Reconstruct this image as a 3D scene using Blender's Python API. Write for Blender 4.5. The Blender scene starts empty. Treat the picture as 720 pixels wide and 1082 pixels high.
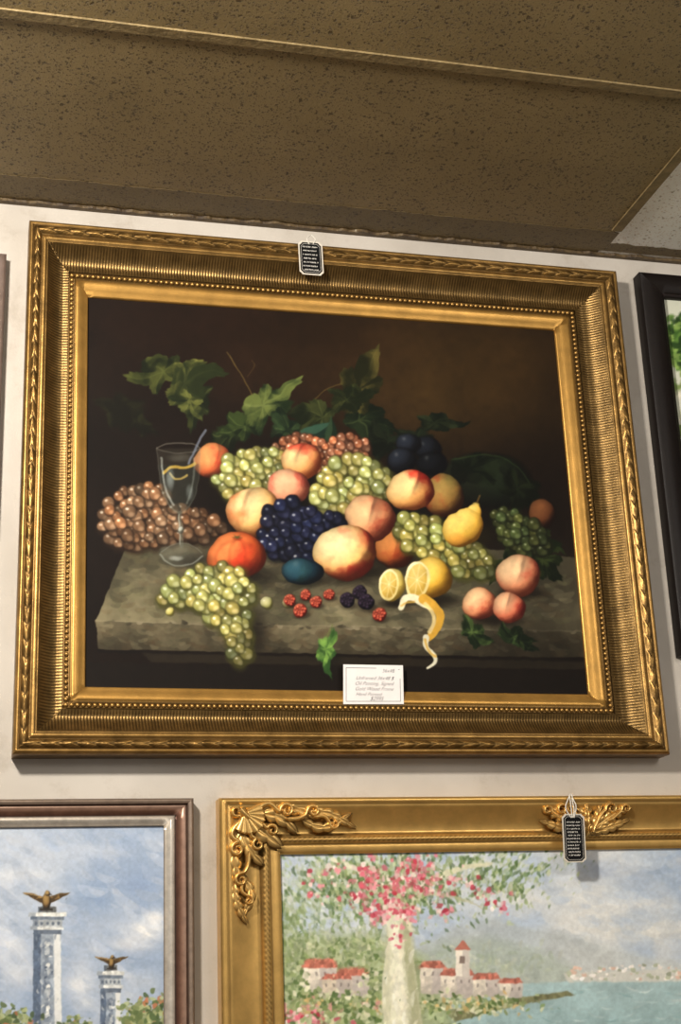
import bpy, math, random
import numpy as np
from mathutils import Matrix, Vector

# ------------------------------------------------------------------ camera calibration
FW, FH, FOC = 720.0, 1082.0, 1536.0
Xc = np.array([6210., 262., 1536.]); Xc /= np.linalg.norm(Xc)
Zc = np.array([-185., -4621., 1536.]); Zc -= Xc*Zc.dot(Xc); Zc /= np.linalg.norm(Zc)
Nc = np.cross(Xc, Zc)            # wall normal, towards the viewer
Yc = -Nc
R = np.array([Xc, Yc, Zc])       # cam(cv) -> world
CAM = np.array([0., -2.86, 1.5])
def ray(px, py):
    r = np.array([(px-FW/2)/FOC, (py-FH/2)/FOC, 1.0])
    return R.dot(r)
def W(px, py, dep=0.0):
    d = ray(px, py); t = (-dep-CAM[1])/d[1]
    return CAM + d*t
def XZ(px, py, dep=0.0):
    p = W(px, py, dep); return np.array([p[0], p[2]])
def C(px, py, h):
    d = ray(px, py); t = (h-CAM[2])/d[2]
    return CAM + d*t
def proj(P):
    c = (P-CAM).dot(R)
    return c[..., 0]/c[..., 2]*FOC+FW/2, c[..., 1]/c[..., 2]*FOC+FH/2
def lin(c):
    c = np.clip(np.asarray(c, float), 0, 1)
    return np.where(c <= .04045, c/12.92, ((c+.055)/1.055)**2.4)
def L(r, g, b):
    v = lin(np.array([r, g, b])/255.); return (float(v[0]), float(v[1]), float(v[2]), 1.0)

scene = bpy.context.scene
try:
    scene.view_settings.view_transform = 'Standard'
    scene.view_settings.look = 'None'
except Exception:
    pass
col = scene.collection

cam_d = bpy.data.cameras.new('camera'); cam = bpy.data.objects.new('camera', cam_d); col.objects.link(cam)
M = Matrix(((R[0][0], -R[0][1], -R[0][2], CAM[0]),
            (R[1][0], -R[1][1], -R[1][2], CAM[1]),
            (R[2][0], -R[2][1], -R[2][2], CAM[2]), (0, 0, 0, 1)))
cam.matrix_world = M
cam_d.sensor_fit = 'VERTICAL'; cam_d.sensor_height = 36.0; cam_d.lens = 36.0*FOC/FH
cam_d.clip_start = .05
scene.camera = cam

# ------------------------------------------------------------------ mesh helpers
def mk(name, V, F, mat, parent=None, colr=None, smooth=True, origin=None):
    V = np.asarray(V, float)
    if parent is not None:
        origin = np.array(parent['_o'])
    elif origin is None:
        mn, mx = V.min(0), V.max(0); origin = np.array([(mn[0]+mx[0])/2, mx[1], mn[2]])
    me = bpy.data.meshes.new(name)
    VV = V-origin
    if isinstance(F, np.ndarray):
        m = len(F)
        me.vertices.add(len(VV)); me.vertices.foreach_set('co', VV.ravel().astype(np.float32))
        me.loops.add(m*4); me.loops.foreach_set('vertex_index', F.ravel().astype(np.int32))
        me.polygons.add(m); me.polygons.foreach_set('loop_start', (np.arange(m)*4).astype(np.int32))
        me.update(calc_edges=True)
    else:
        me.from_pydata([tuple(v) for v in VV], [], F); me.update()
    if smooth:
        me.polygons.foreach_set('use_smooth', np.ones(len(me.polygons), bool))
    if colr is not None:
        ca = me.color_attributes.new('Col', 'FLOAT_COLOR', 'POINT')
        cc = np.ones((len(VV), 4), np.float32); cc[:, :3] = colr
        ca.data.foreach_set('color', cc.ravel())
    me.materials.append(mat)
    ob = bpy.data.objects.new(name, me); col.objects.link(ob)
    if parent is not None: ob.parent = parent
    else: ob.location = Vector(origin)
    return ob
def thing(name, origin, label, cat):
    e = bpy.data.objects.new(name, None); e.empty_display_size = .05
    e.location = Vector(origin); e['_o'] = [float(v) for v in origin]
    e['label'] = label; e['category'] = cat; col.objects.link(e); return e
def box(x0, x1, y0, y1, z0, z1):
    V = np.array([[x, y, z] for x in (x0, x1) for y in (y0, y1) for z in (z0, z1)], float)
    F = [(0,1,3,2),(4,6,7,5),(0,4,5,1),(2,3,7,6),(0,2,6,4),(1,5,7,3)]
    return V, F
def grid_faces(nr, nc, off=0):
    i = np.arange(nr-1)[:, None]*nc + np.arange(nc-1)[None, :]
    i = i.ravel()+off
    return np.stack([i, i+1, i+nc+1, i+nc], 1)

# ------------------------------------------------------------------ materials
def newmat(name):
    m = bpy.data.materials.new(name); m.use_nodes = True
    nt = m.node_tree; b = nt.nodes['Principled BSDF']; return m, nt, b
def N(nt, t, **kw):
    n = nt.nodes.new(t)
    for k, v in kw.items(): setattr(n, k, v)
    return n
def noise(nt, scale, detail=4, rough=.6):
    tc = N(nt, 'ShaderNodeTexCoord'); n = N(nt, 'ShaderNodeTexNoise')
    n.inputs['Scale'].default_value = scale; n.inputs['Detail'].default_value = detail
    n.inputs['Roughness'].default_value = rough
    nt.links.new(tc.outputs['Object'], n.inputs['Vector']); return n
def ramp(nt, src, stops):
    r = N(nt, 'ShaderNodeValToRGB'); e = r.color_ramp.elements
    e[0].position, e[0].color = stops[0]; e[1].position, e[1].color = stops[-1]
    for p, c in stops[1:-1]:
        x = e.new(p); x.color = c
    nt.links.new(src, r.inputs[0]); return r
def mul(nt, a, b, fac=1.0, mode='MULTIPLY'):
    m = N(nt, 'ShaderNodeMix', data_type='RGBA', blend_type=mode)
    m.inputs[0].default_value = fac
    nt.links.new(a, m.inputs[6]); nt.links.new(b, m.inputs[7]); return m.outputs[2]
def bump(nt, b, src, strength, dist):
    n = N(nt, 'ShaderNodeBump'); n.inputs['Strength'].default_value = strength; n.inputs['Distance'].default_value = dist
    nt.links.new(src, n.inputs['Height']); nt.links.new(n.outputs[0], b.inputs['Normal'])

def mat_plain(name, c, rough=.6, metal=0., nz=0.12, scale=40, spec=.4):
    m, nt, b = newmat(name)
    n = noise(nt, scale)
    lo = tuple(v*(1-nz) for v in c[:3])+(1,); hi = tuple(min(1, v*(1+nz)) for v in c[:3])+(1,)
    r = ramp(nt, n.outputs[0], [(.3, lo), (.7, hi)])
    nt.links.new(r.outputs[0], b.inputs['Base Color'])
    b.inputs['Roughness'].default_value = rough; b.inputs['Metallic'].default_value = metal
    b.inputs['Specular IOR Level'].default_value = spec
    return m
def mat_attr(name, rough=.5, metal=0., spec=.3, nscale=60, namp=.1, bstr=.15, bdist=.001, bscale=500):
    m, nt, b = newmat(name)
    a = N(nt, 'ShaderNodeAttribute', attribute_name='Col')
    n = noise(nt, nscale)
    r = ramp(nt, n.outputs[0], [(.3, (1-namp,)*3+(1,)), (.7, (1, 1, 1, 1))])
    nt.links.new(mul(nt, a.outputs['Color'], r.outputs[0]), b.inputs['Base Color'])
    b.inputs['Roughness'].default_value = rough; b.inputs['Metallic'].default_value = metal
    b.inputs['Specular IOR Level'].default_value = spec
    if bstr > 0:
        n2 = noise(nt, bscale, 2); bump(nt, b, n2.outputs[0], bstr, bdist)
    return m
M_gold = mat_attr('antique_gold', rough=.38, metal=.78, namp=.5, nscale=30, bstr=.3, bscale=160)
M_liner = mat_attr('satin_gold', rough=.38, metal=.72, namp=.3, nscale=24, bstr=.15, bscale=160)
M_gold2 = mat_attr('bright_gold', rough=.33, metal=.75, namp=.25, nscale=25, bstr=.15, bscale=160)
M_silver = mat_attr('silver_leaf', rough=.36, metal=.45, namp=.3, nscale=60, bstr=.15, bscale=200)
M_dark = mat_attr('dark_frame', rough=.5, metal=0., spec=.25, namp=.3, bstr=.1)
M_oil = mat_attr('oil_paint_dark', rough=.62, spec=.12, namp=.02, nscale=120, bstr=.08, bscale=900)
M_oil2 = mat_attr('oil_paint', rough=.6, spec=.2, namp=.03, nscale=120, bstr=.15, bscale=500)

def mat_wall():
    m, nt, b = newmat('painted_wall')
    n = noise(nt, 1.6, 5); r = ramp(nt, n.outputs[0], [(.35, L(174,166,155)), (.65, L(200,193,183))])
    n2 = noise(nt, 9, 6, .75); r2 = ramp(nt, n2.outputs[0], [(.30, (.74,.70,.65,1)), (.46, (1,1,1,1))])
    nt.links.new(mul(nt, r.outputs[0], r2.outputs[0], .6), b.inputs['Base Color'])
    b.inputs['Roughness'].default_value = .65
    n3 = noise(nt, 220, 3); bump(nt, b, n3.outputs[0], .25, .001); return m
def mat_ceil(name, c1, c2, hole):
    m, nt, b = newmat(name)
    n = noise(nt, 4, 6, .7); r = ramp(nt, n.outputs[0], [(.3, c1), (.7, c2)])
    tc = N(nt, 'ShaderNodeTexCoord')
    def pits(scale, keep, dist, s0, s1, hole_):
        nd = noise(nt, scale*.9, 3)
        vm = N(nt, 'ShaderNodeVectorMath', operation='MULTIPLY_ADD')
        nt.links.new(nd.outputs['Color'], vm.inputs[0]); vm.inputs[1].default_value = (dist,)*3
        nt.links.new(tc.outputs['Object'], vm.inputs[2])
        v = N(nt, 'ShaderNodeTexVoronoi'); v.inputs['Scale'].default_value = scale
        nt.links.new(vm.outputs[0], v.inputs['Vector'])
        cr = N(nt, 'ShaderNodeSeparateColor'); nt.links.new(v.outputs['Color'], cr.inputs[0])
        ma = N(nt, 'ShaderNodeMath', operation='MULTIPLY'); nt.links.new(cr.outputs[0], ma.inputs[0]); ma.inputs[1].default_value = keep
        lt = N(nt, 'ShaderNodeMath', operation='SUBTRACT'); nt.links.new(ma.outputs[0], lt.inputs[0]); nt.links.new(v.outputs['Distance'], lt.inputs[1])
        return ramp(nt, lt.outputs[0], [(s0, (1,1,1,1)), (s1, hole_)])
    a = pits(100, .43, .020, .0, .12, hole)
    c = pits(190, .50, .009, .0, .14, tuple(min(1, h*1.4) for h in hole[:3])+(1,))
    rr = mul(nt, a.outputs[0], c.outputs[0])
    nt.links.new(mul(nt, r.outputs[0], rr), b.inputs['Base Color'])
    b.inputs['Roughness'].default_value = .5; b.inputs['Specular IOR Level'].default_value = .4
    n4 = noise(nt, 200, 5, .7)
    sep = mul(nt, rr, n4.outputs[0], .6)
    bump(nt, b, sep, 1.0, .004)
    return m
def mat_fleck(name, c1, c2, c3_):
    m, nt, b = newmat(name)
    n = noise(nt, 26, 6, .75)
    r = ramp(nt, n.outputs[0], [(.38, c1), (.56, c2), (.64, c2), (.67, c3_)])
    nt.links.new(r.outputs[0], b.inputs['Base Color']); b.inputs['Roughness'].default_value = .6
    n4 = noise(nt, 90, 4); bump(nt, b, n4.outputs[0], .8, .004); return m
M_wall = mat_wall()
M_ceil = mat_ceil('painted_ceiling_tile', L(128,110,74), L(148,128,88), (.36,.32,.27,1))
M_ceil_shade = mat_ceil('shaded_ceiling_tile', L(104,88,58), L(120,102,68), (.45,.4,.34,1))  # darkened copy of the ceiling tile, shade put into its colour
M_ceilw = mat_ceil('white_ceiling_tile', L(248,245,238), L(255,253,248), (.6,.54,.48,1))
M_tee = mat_fleck('painted_tee', L(108,92,60), L(134,115,78), L(146,128,92))
M_band = mat_fleck('painted_wall_angle', L(60,46,30), L(96,78,50), L(178,166,142))
M_floor = mat_plain('carpet_floor', L(120,104,86), .9)

# ------------------------------------------------------------------ room
H = CAM[2]+.581*2.86
def strip(name, x0, x1, y0, y1, z0, z1, mat, kind='structure'):
    V, F = box(x0, x1, y0, y1, z0, z1)
    o = mk(name, V, F, mat, smooth=False, origin=np.array([(x0+x1)/2, (y0+y1)/2, z0])); o['kind'] = kind; return o
XL, XR, YF = -3.0, 4.5, -5.0
strip('wall_back', XL, XR, 0, .1, 0, H+.1, M_wall)
strip('floor', XL, XR, YF, 0, -.1, 0, M_floor)
tx = float((C(636, 258, H)[0]+C(720, 166, H)[0])/2)
ty = float((C(0, 12, H)[1]+C(720, 99, H)[1])/2)
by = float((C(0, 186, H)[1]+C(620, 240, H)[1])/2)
strip('ceiling', XL, tx, YF, 0, H, H+.1, M_ceil)
strip('ceiling', tx, XR, YF, ty, H, H+.1, M_ceil)
strip('ceiling', tx, tx+.61, ty, 0, H, H+.1, M_ceilw)
strip('ceiling', tx+.61, XR, ty, 0, H, H+.1, M_ceil)
strip('trim_1', XL, XR, ty-.012, ty+.012, H-.004, H-.0002, M_tee)
strip('trim_2', tx-.012, tx+.012, ty+.0125, by-.0085, H-.004, H-.0002, M_tee)
strip('trim_5', tx-.012, tx+.012, YF+.01, ty-.0125, H-.004, H-.0002, M_tee)
def ragged(name, x0, x1, y0, y1, z0, z1, amp, mat, seed):
    """strip whose front edge is uneven, for flaked paint and for painted ceiling shade"""
    rs = np.random.RandomState(seed); n = int((x1-x0)*140); xs = np.linspace(x0, x1, n)
    w = rs.rand(n); w = np.convolve(w, np.ones(3)/3, 'same'); big = np.interp(xs, np.linspace(x0, x1, 40), rs.rand(40))
    ye = y0-amp*(w**2*1.2+.5*big-.5)
    V = np.concatenate([np.stack([xs, ye, np.full(n, z0)], 1), np.stack([xs, np.full(n, y1), np.full(n, z0)], 1),
                        np.stack([xs, ye, np.full(n, z1)], 1), np.stack([xs, np.full(n, y1), np.full(n, z1)], 1)])
    F = []
    for i in range(n-1):
        F += [(i, i+1, n+i+1, n+i), (2*n+i, 3*n+i, 3*n+i+1, 2*n+i+1), (i, 2*n+i, 2*n+i+1, i+1), (n+i, n+i+1, 3*n+i+1, 3*n+i)]
    o = mk(name, V, F, mat, smooth=False, origin=np.array([(x0+x1)/2, (y0+y1)/2, z0])); o['kind'] = 'structure'
ragged('shade_band_1', XL, tx+.012, by, -.0225, H-.001, H-.0002, .006, M_ceil_shade, 3)  # shadow along the wall, built as a thin dark strip
ragged('shade_band_2', tx+.013, XR, by*.55, -.0225, H-.001, H-.0002, .014, M_ceil_shade, 5)  # same painted shadow, narrower beside the white tile
ragged('trim_4', XL, XR, -.014, -.0005, H-.007, H-.0002, .010, M_band, 4)

# ------------------------------------------------------------------ painter
rng0 = np.random.RandomState(5); LAT = rng0.rand(256, 256)
def vn(x, y, seed=0):
    x = x+seed*17.3; y = y+seed*9.7
    xi = np.floor(x).astype(int); yi = np.floor(y).astype(int)
    fx = x-xi; fy = y-yi; fx = fx*fx*(3-2*fx); fy = fy*fy*(3-2*fy)
    a = LAT[yi % 256, xi % 256]; b = LAT[yi % 256, (xi+1) % 256]
    c = LAT[(yi+1) % 256, xi % 256]; d = LAT[(yi+1) % 256, (xi+1) % 256]
    return (a*(1-fx)+b*fx)*(1-fy)+(c*(1-fx)+d*fx)*fy
def fbm(x, y, sc, seed=0, o=4):
    s = 0; a = .5; t = 0
    for k in range(o):
        s = s+a*vn(x/sc*2**k, y/sc*2**k, seed+k*3); t += a; a *= .5
    return s/t
def c3(c): return np.array(c, float)/255.
def inpoly(X, Y, pts):
    ins = np.zeros(np.shape(X), bool); n = len(pts)
    for i in range(n):
        x1, y1 = pts[i]; x2, y2 = pts[(i+1) % n]
        if y1 == y2: continue
        cnd = ((Y < y1) != (Y < y2)) & (X < (x2-x1)*(Y-y1)/(y2-y1)+x1)
        ins ^= cnd
    return ins
class Paint:
    def __init__(s, x0, y0, x1, y1, S, bg):
        s.x0, s.y0, s.S = x0, y0, S
        s.Wd = int((x1-x0)*S); s.Hd = int((y1-y0)*S)
        s.img = np.zeros((s.Hd, s.Wd, 3)); s.img[:] = c3(bg)
        s.X, s.Y = np.meshgrid(x0+(np.arange(s.Wd)+.5)/S, y0+(np.arange(s.Hd)+.5)/S)
    def sl(s, xa, ya, xb, yb):
        i0 = max(0, int((ya-s.y0)*s.S)-1); i1 = min(s.Hd, int((yb-s.y0)*s.S)+2)
        j0 = max(0, int((xa-s.x0)*s.S)-1); j1 = min(s.Wd, int((xb-s.x0)*s.S)+2)
        if i1 <= i0 or j1 <= j0: return None
        return (slice(i0, i1), slice(j0, j1))
    def blend(s, q, m, c):
        m = m[..., None]; s.img[q] = s.img[q]*(1-m)+c*m
    def blur(s, sig):
        sg = sig*s.S; n_ = int(sg*2.5)+1; k = np.exp(-.5*(np.arange(-n_, n_+1)/sg)**2); k /= k.sum()
        for ax in (0, 1):
            pad = [(0, 0)]*3; pad[ax] = (n_, n_); A = np.pad(s.img, pad, mode='edge'); o = 0
            for i, w in enumerate(k):
                o = o+w*(A[i:i+s.Hd] if ax == 0 else A[:, i:i+s.Wd])
            s.img = o
    def oil(s, r):
        """brush-like smoothing (four-quadrant mean of least variance)"""
        I = np.pad(s.img, ((r, r), (r, r), (0, 0)), mode='edge')
        lum = I.mean(-1, keepdims=True); A = np.concatenate([I, lum**2], -1)
        cs = np.cumsum(np.cumsum(np.pad(A, ((1, 0), (1, 0), (0, 0))), 0), 1)
        k = r+1; bx = (cs[k:, k:]-cs[:-k, k:]-cs[k:, :-k]+cs[:-k, :-k])/(k*k)
        best = None
        for di in (0, r):
            for dj in (0, r):
                m = bx[di:di+s.Hd, dj:dj+s.Wd]; mu = m[..., :3]; var = m[..., 3]-mu.mean(-1)**2
                if best is None: best, bv = mu.copy(), var.copy()
                else:
                    w = var < bv; best[w] = mu[w]; bv = np.minimum(bv, var)
        s.img = best
    def warp(s, amp, sc, seed=3):
        dx = (fbm(s.X, s.Y, sc, seed, 2)-.5)*2*amp*s.S; dy = (fbm(s.X, s.Y, sc, seed+11, 2)-.5)*2*amp*s.S
        jj, ii = np.meshgrid(np.arange(s.Wd), np.arange(s.Hd))
        fx = np.clip(jj+dx, 0, s.Wd-1.01); fy = np.clip(ii+dy, 0, s.Hd-1.01); ix = fx.astype(int); iy = fy.astype(int)
        ax = (fx-ix)[..., None]; ay = (fy-iy)[..., None]; I = s.img
        s.img = (I[iy, ix]*(1-ax)+I[iy, ix+1]*ax)*(1-ay)+(I[iy+1, ix]*(1-ax)+I[iy+1, ix+1]*ax)*ay
    def glow(s, cx, cy, sx, sy, c, a=1.):
        m = np.exp(-((s.X-cx)/sx)**2-((s.Y-cy)/sy)**2)*a
        s.blend((slice(None), slice(None)), m, c3(c))
    def soft(s, cx, cy, rx, ry, c, a, p=1.5):
        q = s.sl(cx-rx, cy-ry, cx+rx, cy+ry)
        if q is None: return
        r = ((s.X[q]-cx)/rx)**2+((s.Y[q]-cy)/ry)**2
        s.blend(q, np.clip(1-r, 0, 1)**p*a, c3(c))
    def poly(s, pts, c, a=1., soft=.6, c2=None, nz=.0, ns=8, seed=1):
        xs = [p[0] for p in pts]; ys = [p[1] for p in pts]
        q = s.sl(min(xs)-soft, min(ys)-soft, max(xs)+soft, max(ys)+soft)
        if q is None: return
        X, Y = s.X[q], s.Y[q]; ins = inpoly(X, Y, pts)
        d = np.full(X.shape, 1e9); n = len(pts)
        for i in range(n):
            ax, ay = pts[i]; bx, by_ = pts[(i+1) % n]; vx, vy = bx-ax, by_-ay
            t = np.clip(((X-ax)*vx+(Y-ay)*vy)/(vx*vx+vy*vy+1e-9), 0, 1)
            d = np.minimum(d, np.hypot(X-ax-t*vx, Y-ay-t*vy))
        sd = np.where(ins, d, -d); m = np.clip(.5+sd/soft/1.2, 0, 1)*a
        cc = c3(c)
        if c2 is not None:
            t = ((Y-min(ys))/(max(ys)-min(ys)+1e-9))[..., None]; t = np.clip(t, 0, 1); cc = cc*(1-t)+c3(c2)*t
        if nz > 0: cc = cc*(1+nz*(fbm(X, Y, ns, seed)-.5)[..., None]*2)
        s.blend(q, m, cc)
    def stroke(s, pts, w, c, a=1., w2=None, soft=.5):
        if w2 is None: w2 = w
        P = np.array(pts, float)
        if len(P) > 2:
            for _ in range(2):
                Q = [P[0]]
                for i in range(len(P)-1):
                    Q += [P[i]*.75+P[i+1]*.25, P[i]*.25+P[i+1]*.75]
                Q.append(P[-1]); P = np.array(Q)
        mw = max(w, w2)+soft
        q = s.sl(P[:, 0].min()-mw, P[:, 1].min()-mw, P[:, 0].max()+mw, P[:, 1].max()+mw)
        if q is None: return
        X, Y = s.X[q], s.Y[q]; best = np.full(X.shape, -1e9); n = len(P)-1
        for i in range(n):
            ax, ay = P[i]; vx, vy = P[i+1]-P[i]
            t = np.clip(((X-ax)*vx+(Y-ay)*vy)/(vx*vx+vy*vy+1e-9), 0, 1)
            ww = (w+(w2-w)*(i+t)/n)/2
            best = np.maximum(best, ww-np.hypot(X-ax-t*vx, Y-ay-t*vy))
        s.blend(q, np.clip(.5+best/soft, 0, 1)*a, c3(c))
    def ball(s, cx, cy, rx, ry, cols, spec=0., rot=0., blush=None, crease=None, seed=1, nz=.06, a=1., lx=-.42, ly=-.5, ring=0., rim=.45, edge=1.3):
        m = max(rx, ry)+2; q = s.sl(cx-m, cy-m, cx+m, cy+m)
        if q is None: return
        X, Y = s.X[q]-cx, s.Y[q]-cy
        cr, sr = math.cos(rot), math.sin(rot)
        U = (X*cr+Y*sr)/rx; V = (-X*sr+Y*cr)/ry
        r = np.sqrt(U*U+V*V)
        th = np.arctan2(V, U)
        wob = 1+(.03*np.sin(3*th+seed*2.1)+.02*np.sin(2*th+seed))*(rx > 12)
        mask = np.clip(.5+(wob-r)*min(rx, ry)/edge, 0, 1)*a
        nzz = np.sqrt(np.clip(1-r*r/wob**2, 0, 1))
        u, v = X/max(rx, ry), Y/max(rx, ry)
        lam = u*lx+v*ly+nzz*.72
        t = np.clip((lam+.08)/1.02, 0, 1)[..., None]; t = t*t*(3-2*t)*.5+t*.5
        d, mi, li = [c3(k) for k in cols]
        c = np.where(t < .5, d*(1-2*t)+mi*2*t, mi*(2-2*t)+li*(2*t-1))
        f = fbm(X+cx*3, Y+cy*3, max(rx, 3)*.8, seed, 4)
        if blush is not None:
            for bc, dx, dy, off, amt in blush:
                bm = np.clip((U*dx+V*dy+off+(f-.5)*2.0)*1.0, 0, 1)[..., None]; bm = bm*bm*(3-2*bm)*amt
                c = c*(1-bm)+c3(bc)*(.35+.85*t)*bm
        if crease is not None:
            k, ang, amt = crease
            ca, sa = math.cos(ang), math.sin(ang)
            ur = U*ca+V*sa; vr = -U*sa+V*ca
            fade = np.exp(-((vr+.55)/.62)**2)
            dd = ur-k*np.sqrt(np.clip(1-vr*vr, 0, 1))
            c = c*(1-amt*.6*(fade*np.exp(-(dd/.08)**2))[..., None])
            c = c*(1-amt*.4*(fade*np.exp(-((dd-.16)/.22)**2))[..., None])
            c = c*(1+amt*.25*(fade*np.exp(-((dd+.2)/.14)**2))[..., None])
        c = c*(1-rim+rim*nzz[..., None]**.8)*(1+nz*(f-.5)[..., None]*2)
        if ring > 0: c = c*(1-ring*np.exp(-((r-1)/.2)**2))[..., None]
        if spec > 0:
            sp = np.exp(-((u+.34)**2+(v+.38)**2)/.02)[..., None]*spec
            c = c*(1-sp)+sp*np.array([.96, .96, .9])
        s.blend(q, mask, np.clip(c, 0, 1))
    def blob(s, path, cols, a=1., seed=1, nz=.06):
        pts = []
        for (x0, y0, r0), (x1, y1, r1) in zip(path[:-1], path[1:]):
            for k in range(14):
                t = k/14; t2 = t*t*(3-2*t); pts.append((x0+(x1-x0)*t, y0+(y1-y0)*t, r0+(r1-r0)*t2))
        pts.append(path[-1]); m = max(p[2] for p in pts)+2
        q = s.sl(min(p[0] for p in pts)-m, min(p[1] for p in pts)-m, max(p[0] for p in pts)+m, max(p[1] for p in pts)+m)
        X, Y = s.X[q], s.Y[q]; h = np.full(X.shape, -1e9)
        for x, y, r in pts: h = np.maximum(h, r*r-(X-x)**2-(Y-y)**2)
        hh = np.sqrt(np.clip(h, 0, None)); gy, gx = np.gradient(hh); gx *= s.S; gy *= s.S
        nl = np.sqrt(1+gx*gx+gy*gy); lam = (gx*.42+gy*.5+.75)/nl
        t = np.clip((lam+.12)/1.08, 0, 1)[..., None]; d, mi, li = [c3(k) for k in cols]
        c = np.where(t < .5, d*(1-2*t)+mi*2*t, mi*(2-2*t)+li*(2*t-1))
        c = c*(.65+.35*(1/nl)[..., None]**.6)*(1+nz*(fbm(X, Y, 8, seed)-.5)[..., None]*2)
        s.blend(q, np.clip(h/m/1.2, 0, 1)*a, np.clip(c, 0, 1))
    def cluster(s, poly, r, cols, seed, dens=1.0, spec=.75, var=.15, fall=.4, inner=.6, gap=.7):
        rs = np.random.RandomState(seed); xs = [p[0] for p in poly]; ys = [p[1] for p in poly]
        pts = []
        for _ in range(2600):
            x = rs.uniform(min(xs), max(xs)); y = rs.uniform(min(ys), max(ys))
            if not inpoly(np.array([x]), np.array([y]), poly)[0]: continue
            if all((x-a)**2+(y-b)**2 > (r*dens*1.1)**2 for a, b in pts): pts.append((x, y))
        cx, cy = np.mean(xs), np.mean(ys); sx, sy = (max(xs)-min(xs))/2, (max(ys)-min(ys))/2
        pts.sort(key=lambda p: rs.rand()*.7-((p[0]-cx)/sx)**2*.3-((p[1]-cy)/sy)**2*.3)
        for x, y in pts:
            s.soft(x+r*.2, y+r*.3, r*1.6, r*1.6, tuple(v*gap for v in cols[0]), .9)
        N_ = len(pts)
        for i, (x, y) in enumerate(pts):
            lay = .66+.34*min(1, i/(N_*.6))
            k = (1+rs.uniform(-var, var))*lay*(1-fall*max(0, .5*((x-cx)/sx+(y-cy)/sy)))
            rr = r*rs.uniform(.82, 1.16); hue = rs.uniform(-.07, .07)
            cc = [(min(255, v[0]*k*(1+hue)), min(255, v[1]*k), min(255, v[2]*k*(1-hue))) for v in cols]
            s.soft(x+rr*.2, y+rr*.3, rr*1.3, rr*1.3, tuple(v*.7 for v in cols[0]), .6)
            # translucent berry: darker rim, light pooled on the far side, small glint
            body = [tuple(v*.95 for v in cc[0]), tuple(.55*a_+.45*b_ for a_, b_ in zip(cc[0], cc[1])), cc[1]]
            s.ball(x, y, rr, rr*rs.uniform(.94, 1.1), body, seed=seed, ring=.2, edge=1.8, rim=.18)
            s.soft(x+rr*.08, y+rr*.12, rr*.98, rr*.94, cc[1], .65, p=.8)
            s.soft(x+rr*.3, y+rr*.38, rr*.66, rr*.56, cc[2], inner)
            s.soft(x-rr*.26, y-rr*.3, rr*.48, rr*.4, tuple(min(255, v*1.1) for v in cc[2]), .5)
            s.soft(x-rr*.32, y-rr*.36, rr*.26, rr*.22, (252, 252, 240), min(1, spec*lay*rs.uniform(.4, 1.6)), p=.7)
    def leaf(s, cx, cy, R_, rot, c, cd, sq=1., a=1., seed=0, vein=(150, 165, 90), soft=1.6):
        c = tuple(v*k for v, k in zip(c, (.90, .86, .80))); cd = tuple(v*.66 for v in cd)
        q = s.sl(cx-R_*1.3, cy-R_*1.3, cx+R_*1.3, cy+R_*1.3)
        if q is None: return
        X, Y = s.X[q]-cx, s.Y[q]-cy; cr, sr = math.cos(rot), math.sin(rot)
        wx = (fbm(X+cx, Y+cy, R_*.7, seed+40, 2)-.5)*R_*.6; wy = (fbm(X+cx, Y+cy, R_*.7, seed+60, 2)-.5)*R_*.6
        X0, Y0 = X, Y; X = X+wx; Y = Y+wy
        U = X*cr+Y*sr; V = (-X*sr+Y*cr)/sq
        U = U+.16*V*V/R_
        r = np.hypot(U, V)/R_; th = np.arctan2(V, U)
        ax = np.array([0, .98, -.98, 2.05, -2.05]); ln = np.array([1.05, .9, .84, .68, .72])
        best = np.zeros(th.shape)+.42; side = np.zeros(th.shape); vd = np.full(th.shape, 9.)
        for A, l in zip(ax, ln):
            dth = (th-A+np.pi) % (2*np.pi)-np.pi
            rr = l*(.48+.52*np.clip(1-np.abs(dth)/.64, 0, 1)**.85)*(np.abs(dth) < .64)
            side = np.where(rr > best, np.tanh(dth*6), side)
            best = np.maximum(best, rr)
            along = r*np.cos(dth); vd = np.where((along > 0) & (along < l*.9), np.minimum(vd, np.abs(r*np.sin(dth))), vd)
        saw = np.abs((th*4.6+seed) % 1-.5)*2
        best = best*(.95+.10*saw+.10*(vn(th*3+20, r*0, seed)-.5))
        f = fbm(X+cx, Y+cy, R_*.4, seed); f2 = fbm(X0+cx, Y0+cy, R_*.8, seed+5, 2)
        m = np.clip(.5+(best-r)*R_/(soft*(.4+2*f2)), 0, 1)*a
        t = np.clip(.34+.18*side+(f-.5)*2.2-.3*(Y0/R_)-.2*(X0/R_), 0, 1)[..., None]; t = t*t*(3-2*t)
        cc = c3(cd)*(1-t)+c3(c)*t
        vm = np.exp(-(vd*R_/.8)**2)[..., None]*.4*np.clip(t*1.5, .25, 1)
        cc = cc*(1-vm)+(cc*.4+c3(vein)*.55)*vm
        s.blend(q, m, cc)
    def sleaf(s, x0, y0, x1, y1, w, c, cd, a=1.):
        n = 9; L_ = math.hypot(x1-x0, y1-y0); dx, dy = (x1-x0)/L_, (y1-y0)/L_
        A, B = [], []
        for i in range(n+1):
            t = i/n; ww = w*math.sin(math.pi*t**.8)*(.5)
            bx, by_ = x0+dx*L_*t, y0+dy*L_*t
            bend = L_*.08*math.sin(math.pi*t)
            bx -= dy*bend; by_ += dx*bend
            A.append((bx-dy*ww, by_+dx*ww)); B.append((bx+dy*ww, by_-dx*ww))
        mid = [((p[0]+r_[0])/2, (p[1]+r_[1])/2) for p, r_ in zip(A, B)]
        s.poly(A+mid[::-1], cd, a, soft=1.6); s.poly(mid+B[::-1], c, a, soft=1.6); s.stroke(mid, .8, tuple(min(255, v*1.3) for v in c), a*.5)
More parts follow.
